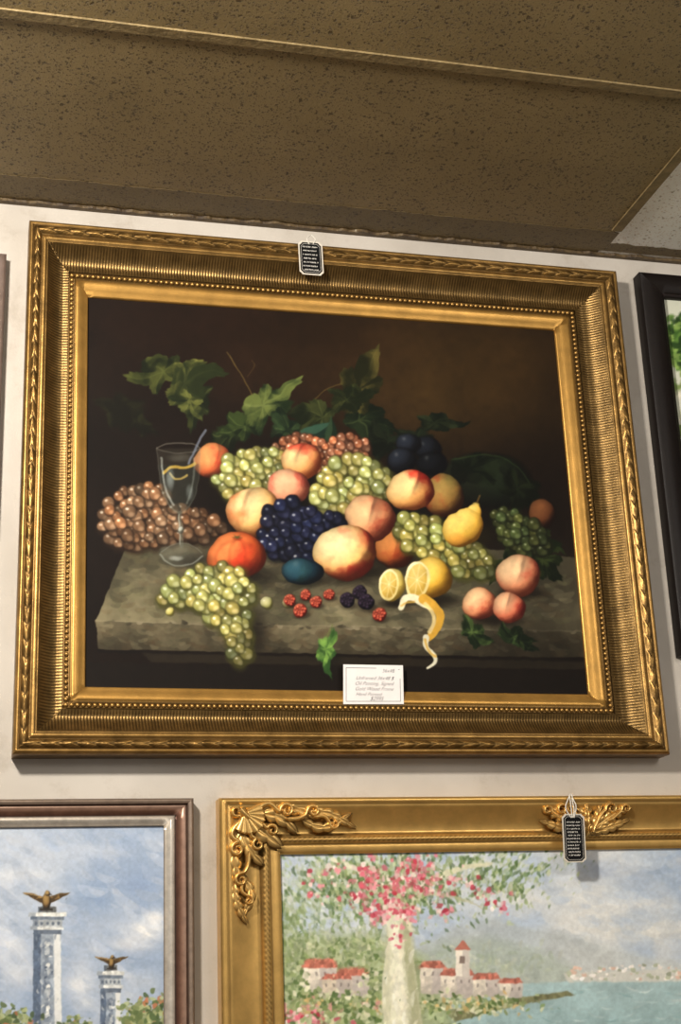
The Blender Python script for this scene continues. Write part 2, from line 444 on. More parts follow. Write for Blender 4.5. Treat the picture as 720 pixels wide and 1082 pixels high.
    def dab(s, x, y, sz, asp, an, c, a):
        q = s.sl(x-sz, y-sz, x+sz, y+sz)
        if q is None: return
        X, Y = s.X[q]-x, s.Y[q]-y; ca, sa = math.cos(an), math.sin(an)
        u = (X*ca+Y*sa); v = (-X*sa+Y*ca)+.25*u*u/sz
        r = np.hypot(u/sz, v/(sz*asp))
        s.blend(q, np.clip((1-r)*sz*asp*1.3, 0, 1)*a, c)
    def dabs(s, poly, n, size, cols, seed, asp=.5, ang=None, a=.9, jit=.12):
        rs = np.random.RandomState(seed); xs = [p[0] for p in poly]; ys = [p[1] for p in poly]
        k = 0; tries = 0
        while k < n and tries < n*20:
            tries += 1
            x = rs.uniform(min(xs), max(xs)); y = rs.uniform(min(ys), max(ys))
            if not inpoly(np.array([x]), np.array([y]), poly)[0]: continue
            k += 1; c = np.clip(c3(cols[rs.randint(len(cols))])*(1+rs.uniform(-jit, jit)), 0, 1)
            s.dab(x, y, size*rs.uniform(.4, 1.4), asp, rs.uniform(0, math.pi) if ang is None else ang+rs.uniform(-.4, .4), c, a)
    def mass(s, cx, cy, sx, sy, n, size, cols, seed, asp=.55, a=.85, ang=None):
        rs = np.random.RandomState(seed)
        for _ in range(n):
            x, y = rs.normal(cx, sx), rs.normal(cy, sy); c = np.clip(c3(cols[rs.randint(len(cols))])*(1+rs.uniform(-.12, .12)), 0, 1)
            s.dab(x, y, size*rs.uniform(.4, 1.4), asp, rs.uniform(0, math.pi) if ang is None else ang+rs.uniform(-.5, .5), c, a)
    def sample(s, px, py):
        fx = np.clip((px-s.x0)*s.S-.5, 0, s.Wd-1.001); fy = np.clip((py-s.y0)*s.S-.5, 0, s.Hd-1.001)
        ix = fx.astype(int); iy = fy.astype(int); ax = (fx-ix)[..., None]; ay = (fy-iy)[..., None]
        I = s.img
        return (I[iy, ix]*(1-ax)+I[iy, ix+1]*ax)*(1-ay)+(I[iy+1, ix]*(1-ax)+I[iy+1, ix+1]*ax)*ay

def canvas_mesh(name, Q, dep, P, mat, parent, step=.0013, gain=1.0):
    TL, TR, BR, BL = Q
    w = np.linalg.norm(TR-TL); h = np.linalg.norm(BL-TL)
    nx = int(w/step); ny = int(h/step)
    u = np.linspace(0, 1, nx)[None, :, None]; v = np.linspace(0, 1, ny)[:, None, None]
    xz = (TL*(1-u)+TR*u)*(1-v)+(BL*(1-u)+BR*u)*v
    V = np.stack([xz[..., 0], np.full(xz.shape[:2], -dep), xz[..., 1]], -1)
    px, py = proj(V); c = np.clip(lin(P.sample(px, py))*gain, 0, 1)
    F = grid_faces(ny, nx)[:, ::-1].copy()
    return mk(name, V.reshape(-1, 3), F, mat, parent, colr=c.reshape(-1, 3))

# ------------------------------------------------------------------ frame sweeps
def sweep(Q0, Q1, prof, step, fn):
    f = np.array([p[0] for p in prof]); dp = np.array([p[1] for p in prof])
    VV, FF, CC = [], [], []; off = 0
    for i in range(4):
        a, b = i, (i+1) % 4
        A = Q0[a]+(Q1[a]-Q0[a])*f[:, None]; B = Q0[b]+(Q1[b]-Q0[b])*f[:, None]
        d = Q0[b]-Q0[a]; Ln = np.linalg.norm(d); d = d/Ln; cen = (Q0[a]+Q0[b])/2
        sA = (A-cen).dot(d); sB = (B-cen).dot(d)
        n = int(Ln/step)+1; s = np.linspace(-Ln/2, Ln/2, n)
        S_ = np.clip(s[None, :], sA[:, None], sB[:, None])
        t = (S_-sA[:, None])/(sB-sA)[:, None]
        P = A[:, None, :]*(1-t[..., None])+B[:, None, :]*t[..., None]
        disp, c = fn(S_, np.broadcast_to(f[:, None], S_.shape), i)
        V = np.stack([P[..., 0], -(dp[:, None]+disp), P[..., 1]], -1)
        VV.append(V.reshape(-1, 3)); CC.append(np.broadcast_to(c, V.shape).reshape(-1, 3))
        FF.append(grid_faces(len(f), n, off)[:, ::-1]); off += V.shape[0]*V.shape[1]
    return np.concatenate(VV), np.concatenate(FF), np.concatenate(CC)
def quad_px(pts, dep): return np.array([XZ(x, y, dep) for x, y in pts])
def rect_q(x0, x1, z0, z1): return np.array([[x0, z1], [x1, z1], [x1, z0], [x0, z0]])
def lerpprof(p, n):
    out = []
    for (f0, d0), (f1, d1) in zip(p[:-1], p[1:]):
        for k in range(n): out.append((f0+(f1-f0)*k/n, d0+(d1-d0)*k/n))
    out.append(p[-1]); return out
def beads_mesh(Q, dep, period, r, c):
    nu, nv = 8, 5; sph = []
    for j in range(nv):
        ph = math.pi/2*j/(nv-1)
        for i in range(nu):
            th = 2*math.pi*i/nu; sph.append((math.cos(th)*math.cos(ph), -math.sin(ph), math.sin(th)*math.cos(ph)))
    sph = np.array(sph); sf = []
    for j in range(nv-1):
        for i in range(nu): sf.append((j*nu+i, j*nu+(i+1) % nu, (j+1)*nu+(i+1) % nu, (j+1)*nu+i))
    sf = np.array(sf); VV, FF, CC = [], [], []; off = 0
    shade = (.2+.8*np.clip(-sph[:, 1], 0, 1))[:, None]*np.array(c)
    for i in range(4):
        a, b = Q[i], Q[(i+1) % 4]; Ln = np.linalg.norm(b-a); n = max(2, int(round(Ln/period)))
        for k in range(n):
            p = a+(b-a)*k/n
            VV.append(sph*r+np.array([p[0], -dep, p[1]])); FF.append(sf+off); off += len(sph); CC.append(shade)
    return np.concatenate(VV), np.concatenate(FF), np.concatenate(CC)

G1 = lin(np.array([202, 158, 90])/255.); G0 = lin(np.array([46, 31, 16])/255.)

# ================================================================== MAIN PAINTING
D_OUT, D_IN = .055, .024
Qo = quad_px([(31, 232), (652, 286), (709, 797), (13, 797)], D_OUT)
Qi = quad_px([(93, 314), (586, 349), (622, 734), (90, 726)], D_IN)
base = (Qo[2]+Qo[3])/2
main = thing('framed_painting', (base[0], -.0005, base[1]), 'large fruit still life painting in wide antique gold frame on wall', 'painting')

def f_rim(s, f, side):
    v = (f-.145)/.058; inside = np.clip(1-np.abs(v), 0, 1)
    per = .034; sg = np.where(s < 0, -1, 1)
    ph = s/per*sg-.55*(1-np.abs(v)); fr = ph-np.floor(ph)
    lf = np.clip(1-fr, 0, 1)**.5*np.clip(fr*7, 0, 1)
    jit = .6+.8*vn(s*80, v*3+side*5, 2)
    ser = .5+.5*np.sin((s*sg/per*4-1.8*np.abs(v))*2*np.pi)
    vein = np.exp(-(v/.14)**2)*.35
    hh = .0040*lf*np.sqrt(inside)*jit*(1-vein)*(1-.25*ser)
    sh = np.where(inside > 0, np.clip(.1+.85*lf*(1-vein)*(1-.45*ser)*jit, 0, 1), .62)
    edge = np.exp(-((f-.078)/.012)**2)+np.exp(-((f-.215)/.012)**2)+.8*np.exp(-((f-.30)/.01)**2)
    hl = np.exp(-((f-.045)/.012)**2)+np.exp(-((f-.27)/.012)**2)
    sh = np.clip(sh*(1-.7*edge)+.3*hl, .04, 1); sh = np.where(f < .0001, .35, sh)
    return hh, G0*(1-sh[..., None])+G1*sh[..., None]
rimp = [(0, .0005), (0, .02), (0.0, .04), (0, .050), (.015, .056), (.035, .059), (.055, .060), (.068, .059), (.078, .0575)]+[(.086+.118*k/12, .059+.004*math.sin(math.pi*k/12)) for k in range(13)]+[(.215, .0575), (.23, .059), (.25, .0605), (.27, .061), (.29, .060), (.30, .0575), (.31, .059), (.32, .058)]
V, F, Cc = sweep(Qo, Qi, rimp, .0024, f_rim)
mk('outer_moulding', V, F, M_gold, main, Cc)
RP = .0062
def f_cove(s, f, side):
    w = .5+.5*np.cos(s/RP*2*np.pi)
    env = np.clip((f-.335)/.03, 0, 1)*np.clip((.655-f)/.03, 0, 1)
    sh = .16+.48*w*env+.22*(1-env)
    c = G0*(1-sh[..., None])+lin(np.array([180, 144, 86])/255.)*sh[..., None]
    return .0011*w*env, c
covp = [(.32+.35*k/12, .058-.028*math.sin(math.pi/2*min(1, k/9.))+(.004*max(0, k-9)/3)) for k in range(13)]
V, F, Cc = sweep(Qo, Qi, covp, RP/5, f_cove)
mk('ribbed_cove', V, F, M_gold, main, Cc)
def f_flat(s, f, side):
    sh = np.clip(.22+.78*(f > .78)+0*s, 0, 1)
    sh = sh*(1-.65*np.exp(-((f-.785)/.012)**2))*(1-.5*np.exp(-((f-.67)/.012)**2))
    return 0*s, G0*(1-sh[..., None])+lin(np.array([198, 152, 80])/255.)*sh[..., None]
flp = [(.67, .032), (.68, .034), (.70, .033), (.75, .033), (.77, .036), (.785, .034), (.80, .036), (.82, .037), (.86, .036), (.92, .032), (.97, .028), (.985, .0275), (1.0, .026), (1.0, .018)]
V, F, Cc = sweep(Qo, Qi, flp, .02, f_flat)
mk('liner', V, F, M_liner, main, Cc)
Qb = Qo+(Qi-Qo)*.725
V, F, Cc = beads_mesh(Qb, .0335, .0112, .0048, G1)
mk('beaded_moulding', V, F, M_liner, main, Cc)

# ---------------- paint it
P = Paint(84, 306, 632, 742, 2, (17, 11, 8))
P.glow(470, 405, 120, 75, (62, 45, 20), .85)
P.glow(555, 395, 70, 60, (48, 33, 15), .6)
P.glow(330, 370, 150, 60, (40, 26, 13), .6)
P.glow(190, 345, 120, 50, (32, 18, 11), .6)
P.glow(560, 640, 60, 200, (14, 10, 7), .5)
n = fbm(P.X, P.Y, 60, 3)[..., None]; P.img *= (.75+.5*n)
# stone ledge
P.poly([(138, 566), (300, 560), (622, 590), (622, 668), (101, 657)], (48, 45, 34), soft=2, c2=(104, 97, 74), nz=.45, ns=40, seed=4)
P.glow(560, 620, 90, 40, (38, 34, 26), .75)
P.poly([(101, 656), (180, 659), (350, 662), (624, 668), (624, 694), (560, 695), (430, 693), (350, 691), (240, 689), (104, 686)], (92, 84, 64), soft=1.2, c2=(48, 43, 32), nz=.45, ns=24, seed=9)
P.dabs([(103, 658), (350, 664), (620, 670), (620, 692), (105, 684)], 400, 7, [(116, 108, 84), (48, 46, 34), (78, 74, 54), (72, 56, 38)], 3, .35, ang=.1, a=.28)
P.dabs([(140, 575), (600, 600), (600, 660), (110, 652)], 600, 9, [(116, 108, 84), (46, 46, 34), (88, 86, 60), (86, 70, 48)], 5, .35, ang=.05, a=.24)
rv = np.random.RandomState(12)
for k in range(26):
    x, y = rv.uniform(115, 600), rv.uniform(600, 682); a_ = rv.uniform(-.7, .7); pts_ = [(x, y)]
    for j in range(4):
        x += rv.uniform(6, 14)*math.cos(a_); y += rv.uniform(2, 7)*math.sin(a_); a_ += rv.uniform(-.6, .6); pts_.append((x, min(y, 686)))
    P.stroke(pts_, rv.uniform(.6, 1.4), [(136, 128, 104), (34, 31, 24)][k % 2], .35, .4, soft=1)
P.stroke([(101, 656), (180, 658), (240, 661), (350, 661), (480, 665), (622, 667)], 1.5, (144, 134, 108), .55)
P.dabs([(101, 655), (622, 666), (622, 671), (101, 660)], 90, 4, [(30, 27, 20), (144, 134, 110), (60, 56, 42)], 8, .35, ang=.1, a=.5)
P.stroke([(104, 688), (240, 691), (350, 693), (520, 695), (622, 697)], 3, (14, 10, 8), .9, soft=1.5)
P.poly([(150, 690), (622, 699), (622, 708), (160, 700)], (36, 31, 23), .8, soft=3)
P.poly([(90, 700), (622, 709), (622, 740), (90, 740)], (19, 15, 12), .8, soft=4)
P.soft(560, 680, 90, 40, (20, 17, 12), .65)
keep = P.img.copy(); P.oil(3); P.img = P.img*.7+keep*.3
# tendrils
P.stroke([(240, 372), (250, 388), (258, 400), (268, 420), (270, 440)], 1.1, (110, 92, 48), .7)
P.stroke([(262, 398), (270, 386), (266, 380)], .8, (100, 78, 40), .5)
P.stroke([(330, 425), (345, 410), (372, 402), (390, 384)], 1.2, (100, 82, 42), .6)
# back leaves
P.leaf(132, 434, 32, -2.8, (34, 40, 21), (18, 22, 12), .8, seed=1, vein=(50, 55, 30), a=.65, soft=4)
P.leaf(150, 448, 20, .6, (36, 42, 22), (18, 22, 12), .8, seed=2, vein=(60, 65, 35), a=.65, soft=4)
P.leaf(176, 396, 42, 3.0, (66, 74, 36), (26, 34, 16), .72, seed=3, vein=(120, 126, 66))
P.leaf(206, 420, 36, 1.7, (52, 60, 30), (26, 34, 18), .8, seed=8)
P.leaf(202, 402, 44, -.1, (112, 116, 58), (44, 54, 26), .66, seed=5, vein=(170, 170, 100))
P.leaf(196, 424, 30, .9, (90, 98, 50), (34, 44, 22), .6, seed=55, vein=(150, 154, 90))
P.leaf(244, 458, 32, 2.6, (30, 40, 22), (18, 26, 14), .7, seed=6, soft=3)
P.leaf(300, 462, 44, .2, (28, 40, 26), (18, 28, 18), .5, seed=10, soft=3)
P.leaf(262, 448, 34, 2.8, (48, 64, 32), (22, 34, 18), .7, seed=9)
P.leaf(282, 432, 42, -.7, (96, 112, 60), (30, 46, 24), .72, seed=7, vein=(158, 168, 104))
P.leaf(302, 448, 32, .5, (50, 72, 44), (22, 36, 22), .6, seed=71)
P.leaf(384, 446, 46, .3, (28, 40, 24), (18, 28, 16), .5, seed=13, soft=3)
P.leaf(342, 444, 44, -2.9, (52, 60, 32), (24, 32, 16), .6, seed=11)
P.leaf(376, 414, 46, -1.15, (88, 82, 42), (36, 38, 18), .6, seed=12, vein=(126, 120, 66))
P.leaf(362, 428, 38, -.3, (56, 62, 32), (28, 36, 18), .6, seed=42)
P.leaf(338, 460, 28, 1.3, (40, 64, 46), (20, 36, 24), .6, seed=14)
P.sleaf(310, 464, 352, 446, 18, (42, 68, 54), (20, 36, 28))
P.sleaf(346, 472, 350, 440, 12, (36, 54, 36), (18, 30, 20))
P.leaf(405, 470, 30, -1.9, (22, 30, 19), (14, 20, 12), .6, seed=15, vein=(50, 62, 34), soft=3)
P.leaf(456, 446, 34, -.1, (38, 48, 30), (18, 26, 15), .5, seed=16, vein=(66, 78, 45))
P.leaf(438, 462, 30, 2.8, (24, 33, 22), (15, 21, 12), .5, seed=17, vein=(60, 72, 42), soft=3)
# dark melon dome and leaves behind pear
P.ball(516, 508, 46, 30, [(8, 9, 6), (17, 23, 14), (28, 36, 22)], seed=2, rot=.15, edge=6)
for k in range(5):
    P.stroke([(478+k*5, 494-k*3), (505+k*8, 486+k*3), (535+k*5, 494+k*8), (548-k*4, 516+k*4)], 2, (12, 16, 10), .5, soft=3)
P.leaf(500, 492, 42, -.1, (26, 36, 22), (13, 20, 11), .5, seed=18, vein=(50, 64, 38), soft=3)
P.leaf(545, 512, 38, .8, (22, 30, 17), (11, 16, 8), .7, seed=19, vein=(42, 56, 28), soft=4)
P.stroke([(478, 486), (520, 478), (550, 494), (560, 510)], 1.2, (48, 64, 34), .5, soft=1)
P.leaf(560, 578, 44, .2, (60, 76, 38), (22, 33, 15), .8, seed=20, vein=(100, 116, 64))
P.leaf(540, 592, 32, 2.2, (38, 50, 26), (18, 26, 13), .7, seed=21, vein=(80, 96, 50))
P.leaf(574, 592, 28, .9, (42, 54, 27), (18, 26, 13), .8, seed=22, vein=(80, 96, 50))
P.soft(300, 520, 110, 60, (14, 11, 8), .9, p=.8); P.soft(430, 540, 100, 60, (12, 10, 8), .85, p=.8)
# far left amber-pink grapes
P.cluster([(110, 532), (122, 520), (150, 512), (174, 512), (184, 536), (214, 540), (238, 554), (230, 570), (196, 568), (160, 575), (116, 578), (108, 556)], 6.8, [(54, 36, 24), (128, 92, 64), (198, 156, 118)], 21, spec=.5, var=.26, fall=.5)
P.ball(225, 487, 20, 19, [(58, 20, 12), (186, 88, 50), (220, 152, 92)], blush=[((184, 46, 32), .7, .2, .1, .9)], seed=3, crease=(.2, .3, .3))
P.cluster([(290, 468), (315, 458), (345, 468), (372, 458), (390, 468), (384, 490), (350, 502), (330, 494), (300, 488)], 4.8, [(76, 40, 26), (156, 96, 68), (214, 158, 120)], 22, spec=.5, var=.22)
GRP = [(84, 84, 34), (174, 170, 96), (240, 236, 180)]
P.cluster([(228, 508), (238, 487), (262, 474), (292, 474), (300, 486), (292, 505), (270, 523), (240, 524)], 6.8, GRP, 23)
P.ball(319, 487, 22, 19, [(108, 48, 22), (216, 150, 88), (242, 208, 146)], blush=[((206, 66, 48), -.3, -.8, .1, .85), ((210, 72, 52), .8, .1, 0, .85)], crease=(-.3, .2, .4), seed=5)
P.ball(305, 515, 22, 20, [(104, 50, 36), (212, 138, 104), (236, 186, 144)], blush=[((210, 80, 64), .3, -.3, .12, .85)], seed=7)
P.soft(318, 560, 50, 34, (8, 7, 8), .95, p=.9)
P.cluster([(329, 530), (335, 505), (352, 490), (378, 482), (396, 487), (413, 504), (410, 522), (392, 526), (370, 540), (346, 544)], 7.2, GRP, 24)
P.ball(268, 541, 28, 27, [(112, 62, 28), (220, 170, 102), (244, 216, 156)], blush=[((204, 108, 58), -.9, .2, -.1, .85), ((204, 104, 58), .6, .6, -.1, .85)], crease=(-.4, .15, .35), seed=8)
for x, y, rx, ry, k in [(452, 474, 15, 13, .6), (432, 469, 14, 11, .9), (425, 486, 16, 13, .85), (457, 490, 17, 12, .4)]:
    P.ball(x, y, rx, ry, [(6, 6, 9), (15*k, 17*k, 23*k), (38*k, 44*k, 56*k)], spec=.14, seed=int(x), edge=2.4)
P.ball(573, 543, 15, 16, [(24, 11, 7), (80, 44, 24), (114, 70, 40)], seed=4, edge=2.4)
P.ball(469, 524, 22, 23, [(40, 20, 10), (132, 96, 46), (164, 134, 72)], blush=[((156, 40, 26), -.8, .0, .05, .95), ((96, 98, 50), .6, -.5, -.1, .6)], seed=6)
P.ball(434, 518, 25, 22, [(112, 56, 26), (228, 164, 92), (248, 216, 150)], blush=[((198, 42, 32), .9, .1, .02, .98), ((214, 110, 60), .1, .9, -.3, .8)], crease=(.15, .35, .5), seed=9)
P.soft(415, 575, 46, 40, (14, 9, 6), .9, p=.9)
P.ball(417, 579, 21, 22, [(46, 18, 8), (154, 80, 36), (198, 126, 68)], blush=[((146, 46, 24), .5, .5, .05, .8)], crease=(.1, .2, .3), seed=12)
P.ball(391, 548, 27, 25, [(86, 38, 24), (206, 134, 90), (238, 194, 142)], blush=[((190, 70, 50), .2, -.6, .05, .85), ((176, 54, 38), .7, .3, -.12, .85)], crease=(.0, .25, .5), seed=13)
P.cluster([(276, 557), (286, 536), (310, 530), (332, 541), (352, 545), (364, 553), (350, 564), (336, 576), (332, 590), (302, 592), (278, 580)], 7.0, [(8, 8, 18), (28, 31, 54), (70, 76, 108)], 25, spec=.45, inner=.35, gap=.6)
P.cluster([(520, 542), (545, 538), (572, 560), (580, 580), (560, 588), (532, 570)], 6.0, [(26, 29, 14), (62, 70, 36), (104, 112, 66)], 27, spec=.25, var=.22)
P.cluster([(420, 556), (430, 542), (452, 545), (472, 560), (500, 575), (520, 590), (518, 606), (490, 609), (470, 593), (442, 583), (424, 574)], 7.0, [(80, 80, 30), (168, 164, 86), (232, 226, 158)], 26)
# pear
P.soft(500, 566, 30, 16, (26, 22, 10), .8)
P.blob([(503, 535, 5), (501, 543, 9), (492, 557, 18.5), (486, 560, 19)], [(96, 62, 16), (210, 162, 60), (240, 208, 108)])
P.soft(484, 570, 14, 9, (206, 120, 50), .35)
P.stroke([(504, 531), (507, 523)], 1.8, (80, 60, 30), .9)
# big peach
P.soft(374, 606, 50, 18, (16, 12, 8), .9)
P.ball(365, 584, 33, 30, [(120, 62, 26), (234, 186, 110), (252, 230, 172)], blush=[((206, 52, 38), .8, -.5, -.08, .95), ((212, 52, 38), .15, .85, -.12, .92), ((206, 104, 54), -.9, .4, -.3, .7)], crease=(.6, .75, .4), seed=14)
# ribbed tomato
P.soft(258, 609, 44, 13, (14, 10, 7), .85)
P.ball(250, 587, 31, 25, [(84, 26, 10), (198, 84, 38), (234, 136, 76)], blush=[((190, 50, 28), .5, .4, .1, .85)], seed=15)
for k, (dx, dy, amt) in enumerate([(-18, 0, .28), (-6, -4, .32), (8, -4, .32), (20, 0, .26)]):
    P.stroke([(252, 569), (250+dx, 577+dy*.5), (250+dx*1.3, 592), (250+dx*.9, 604)], 3, (120, 34, 16), amt, 1.0, soft=4)
P.soft(251, 569, 7, 3.5, (110, 40, 18), .6)
for a_ in range(5): P.stroke([(251, 568), (251+6*math.cos(a_*1.26+.3), 567+2.5*math.sin(a_*1.26+.3))], 1.4, (72, 78, 38), .8, .5)
# goblet
P.soft(198, 592, 34, 10, (16, 13, 10), .7)
bowl = [(166, 474), (168, 500), (172, 522), (181, 538), (190, 543), (199, 538), (208, 520), (211, 500), (211, 474)]
P.poly(bowl, (84, 84, 72), .22, soft=2)
P.poly([(167, 492), (210, 490), (208, 520), (199, 538), (190, 543), (181, 538), (172, 520)], (36, 42, 38), .38, soft=2)
P.stroke([(173, 500), (182, 492), (196, 496), (206, 490)], 3, (190, 156, 64), .75, soft=1.2)
P.stroke([(180, 500), (186, 508), (198, 502)], 2, (206, 176, 90), .6, soft=1.2)
P.stroke([(170, 484), (174, 516), (184, 534)], 1.8, (196, 204, 198), .55, soft=1.5)
P.stroke([(206, 484), (204, 512), (197, 532)], 1.6, (150, 158, 150), .4, soft=1.5)
P.soft(180, 506, 6, 16, (186, 200, 198), .45); P.soft(200, 520, 5, 11, (150, 162, 160), .35)
P.soft(190, 484, 18, 6, (120, 122, 110), .3)
P.stroke([(166, 473), (174, 469), (190, 468), (204, 469), (211, 473)], 1.0, (170, 170, 156), .5, soft=1)
P.stroke([(166, 474), (176, 478), (190, 479), (203, 478), (211, 474)], .9, (150, 150, 138), .4, soft=1)
P.stroke([(166, 474), (168, 502), (173, 524), (183, 539), (190, 543)], .9, (136, 140, 130), .4, soft=1)
P.stroke([(211, 474), (211, 502), (207, 522), (198, 538), (190, 543)], .9, (116, 120, 112), .35, soft=1)
P.stroke([(200, 490), (208, 470), (217, 455)], 2.0, (112, 120, 136), .7, 2.8, soft=1)
P.stroke([(190, 542), (191, 560), (192, 578)], 4.0, (84, 86, 76), .6, soft=1.2)
P.stroke([(189.4, 544), (190.2, 576)], 1.0, (190, 196, 186), .65, soft=1)
P.ball(191, 560, 3.2, 4, [(60, 60, 54), (100, 102, 92), (180, 186, 176)], spec=.4, a=.8)
P.ball(191, 586, 23, 12, [(60, 58, 50), (84, 84, 72), (112, 112, 98)], a=.45, rim=.1, edge=2)
P.stroke([(169, 586), (178, 596), (192, 598.5), (206, 595), (214, 587)], 1.4, (160, 166, 156), .55, soft=1.2)
P.stroke([(170, 584), (180, 576), (192, 574), (204, 576), (213, 584)], .9, (136, 140, 130), .4, soft=1)
P.soft(186, 590, 10, 3.5, (190, 196, 188), .5)
# hanging green grapes
P.soft(218, 630, 64, 24, (22, 19, 13), .85)
P.soft(264, 668, 26, 38, (20, 16, 12), .85)
P.cluster([(167, 632), (180, 616), (205, 600), (232, 598), (262, 606), (268, 624), (262, 650), (264, 676), (261, 696), (246, 701), (238, 684), (236, 667), (222, 656), (216, 641), (196, 637), (176, 639)], 7.2, GRP, 28)
P.ball(180, 646, 5, 5, [(80, 74, 30), (150, 140, 70), (200, 190, 120)], spec=.5)
P.ball(282, 637, 6.5, 7, [(70, 66, 30), (140, 138, 84), (196, 192, 144)], spec=.5)
P.ball(304, 637, 6, 6, [(70, 66, 30), (140, 130, 80), (190, 180, 134)], spec=.5)
P.soft(326, 614, 30, 9, (14, 12, 10), .85)
P.ball(320, 604, 22, 14.5, [(8, 12, 18), (16, 38, 50), (44, 82, 96)], rot=.05, spec=.12, blush=[((26, 48, 38), .7, .3, -.1, .6)])
def berry(cx, cy, r, cols, seed, spec=.4):
    P.soft(cx+2, cy+r*.7, r*1.6, r*.8, (20, 15, 11), .75)
    P.ball(cx, cy, r, r, cols, nz=0)
    for k in range(14):
        a_ = k*2.4; rr = r*.8*math.sqrt((k+.5)/14)
        P.ball(cx+rr*math.cos(a_), cy+rr*math.sin(a_), r*.27, r*.27, [tuple(v*(1 if k % 2 else .85) for v in c) for c in cols], spec=spec, ring=.3, a=.8)
RED = [(80, 14, 10), (188, 52, 38), (230, 124, 92)]; BLK = [(8, 5, 12), (26, 18, 30), (60, 46, 66)]
for i, (x, y, r) in enumerate([(306, 634, 6.5), (323, 629, 6), (334, 636, 6.5), (317, 645, 7.5), (348, 628, 6), (401, 649, 7.5)]): berry(x, y, r, RED, i)
for i, (x, y, r) in enumerate([(367, 634, 8), (380, 626, 7.5), (387, 636, 8.5)]): berry(x, y, r, BLK, i, .25)
# lemon
P.soft(460, 634, 36, 11, (18, 14, 10), .9); P.soft(418, 637, 24, 7, (18, 14, 10), .9)
P.ball(455, 611, 23, 22, [(100, 66, 16), (206, 158, 52), (240, 206, 100)], seed=3)
def cutface(cx, cy, rx, ry, rot):
    P.ball(cx, cy, rx, ry, [(214, 196, 130), (230, 216, 160), (240, 230, 186)], rim=0, rot=rot, edge=1.2)
    P.ball(cx, cy, rx*.80, ry*.84, [(176, 142, 58), (200, 168, 84), (216, 190, 108)], rim=0, rot=rot, edge=1.4)
    for k in range(8):
        a_ = k*math.pi/4+.25; P.stroke([(cx, cy), (cx+rx*.8*math.cos(a_), cy+ry*.8*math.sin(a_))], 1.1, (232, 218, 166), .5)
cutface(441, 613, 13, 20, .12)
P.ball(415, 618, 13, 18, [(130, 104, 36), (206, 180, 88), (236, 218, 140)], rot=.15)
cutface(411, 618, 10.5, 16.5, .12)
P.stroke([(424, 642), (427, 632), (436, 630), (446, 637), (456, 640)], 6, (224, 216, 182), .97, 9, soft=1.2)
P.stroke([(424, 640), (429, 636), (438, 636)], 2.2, (196, 156, 70), .8, soft=1.2)
P.stroke([(448, 633), (460, 640), (467, 652), (462, 666), (451, 676)], 11, (200, 152, 54), .98, 6, soft=1.2)
P.stroke([(450, 638), (457, 646), (460, 658), (454, 668)], 4, (230, 206, 142), .8, soft=1.8)
P.stroke([(450, 674), (450, 684), (459, 691), (462, 700), (452, 706)], 6.5, (210, 206, 182), .97, 2.5, soft=1.2)
P.stroke([(449, 676), (453, 688), (461, 694)], 2.2, (196, 154, 62), .85, soft=1)
# peaches right
P.soft(554, 627, 36, 10, (18, 13, 9), .8); P.soft(522, 655, 46, 11, (18, 13, 9), .85)
P.ball(548, 608, 24, 22, [(88, 38, 24), (210, 136, 96), (242, 202, 154)], blush=[((190, 54, 42), .9, .1, -.08, .92), ((214, 114, 84), -.6, .3, 0, .6)], crease=(.05, .3, .4), seed=17)
P.ball(507, 638, 19, 17, [(98, 42, 26), (216, 138, 94), (242, 198, 148)], blush=[((204, 76, 54), .5, .3, .05, .8)], seed=18)
P.ball(538, 642, 17.5, 16.5, [(98, 38, 26), (212, 114, 82), (240, 184, 140)], blush=[((192, 50, 40), .6, .2, .08, .85)], crease=(-.1, .2, .4), seed=19)
P.leaf(497, 666, 26, .5, (76, 102, 54), (24, 38, 20), .65, seed=30)
P.leaf(540, 669, 28, .15, (56, 80, 44), (22, 34, 18), .6, seed=31)
P.leaf(552, 678, 18, .6, (40, 58, 30), (18, 28, 16), .6, seed=32)
P.stroke([(352, 660), (346, 670), (344, 680)], 1, (96, 110, 50), .8)
P.soft(350, 700, 14, 18, (18, 16, 12), .7)
P.leaf(344, 681, 32, 1.45, (126, 176, 86), (56, 100, 44), .62, seed=34, vein=(160, 190, 110))
P.warp(.9, 9); P.blur(.35)
keep = P.img.copy(); P.oil(2); P.img = P.img*.45+keep*.55
P.img *= (1+.10*(fbm(P.X, P.Y, 7, 8)[..., None]-.5)*2)
P.img = np.clip(P.img, 0, 1)
e = (Qi-Qi.mean(0)); Qc = Qi.mean(0)+e*1.012
canvas_mesh('canvas', Qc, .021, P, M_oil, main, .0012, 1.15)

# ================================================================== LOWER RIGHT PAINTING
D2 = .045
tl = XZ(232, 843, D2); ic = XZ(296, 903, .02)
w2, h2 = 1.12, .88
Qo2 = rect_q(tl[0], tl[0]+w2, tl[1]-h2, tl[1]); mX = ic[0]-tl[0]; mZ = tl[1]-ic[1]
Qi2 = rect_q(tl[0]+mX, tl[0]+w2-mX, tl[1]-h2+mZ, tl[1]-mZ)
g = thing('framed_painting', (tl[0]+w2/2, -.0005, tl[1]-h2), 'coastal garden painting in ornate bright gold frame with carved corners', 'painting')
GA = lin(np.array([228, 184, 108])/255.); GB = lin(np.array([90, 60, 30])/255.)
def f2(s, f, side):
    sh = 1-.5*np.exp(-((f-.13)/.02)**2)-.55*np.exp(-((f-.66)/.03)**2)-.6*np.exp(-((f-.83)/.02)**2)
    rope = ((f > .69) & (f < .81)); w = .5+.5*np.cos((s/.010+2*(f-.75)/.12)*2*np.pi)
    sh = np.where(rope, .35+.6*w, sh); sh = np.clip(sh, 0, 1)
    return np.where(rope, .0022*w, 0), GB*(1-sh[..., None])+GA*sh[..., None]
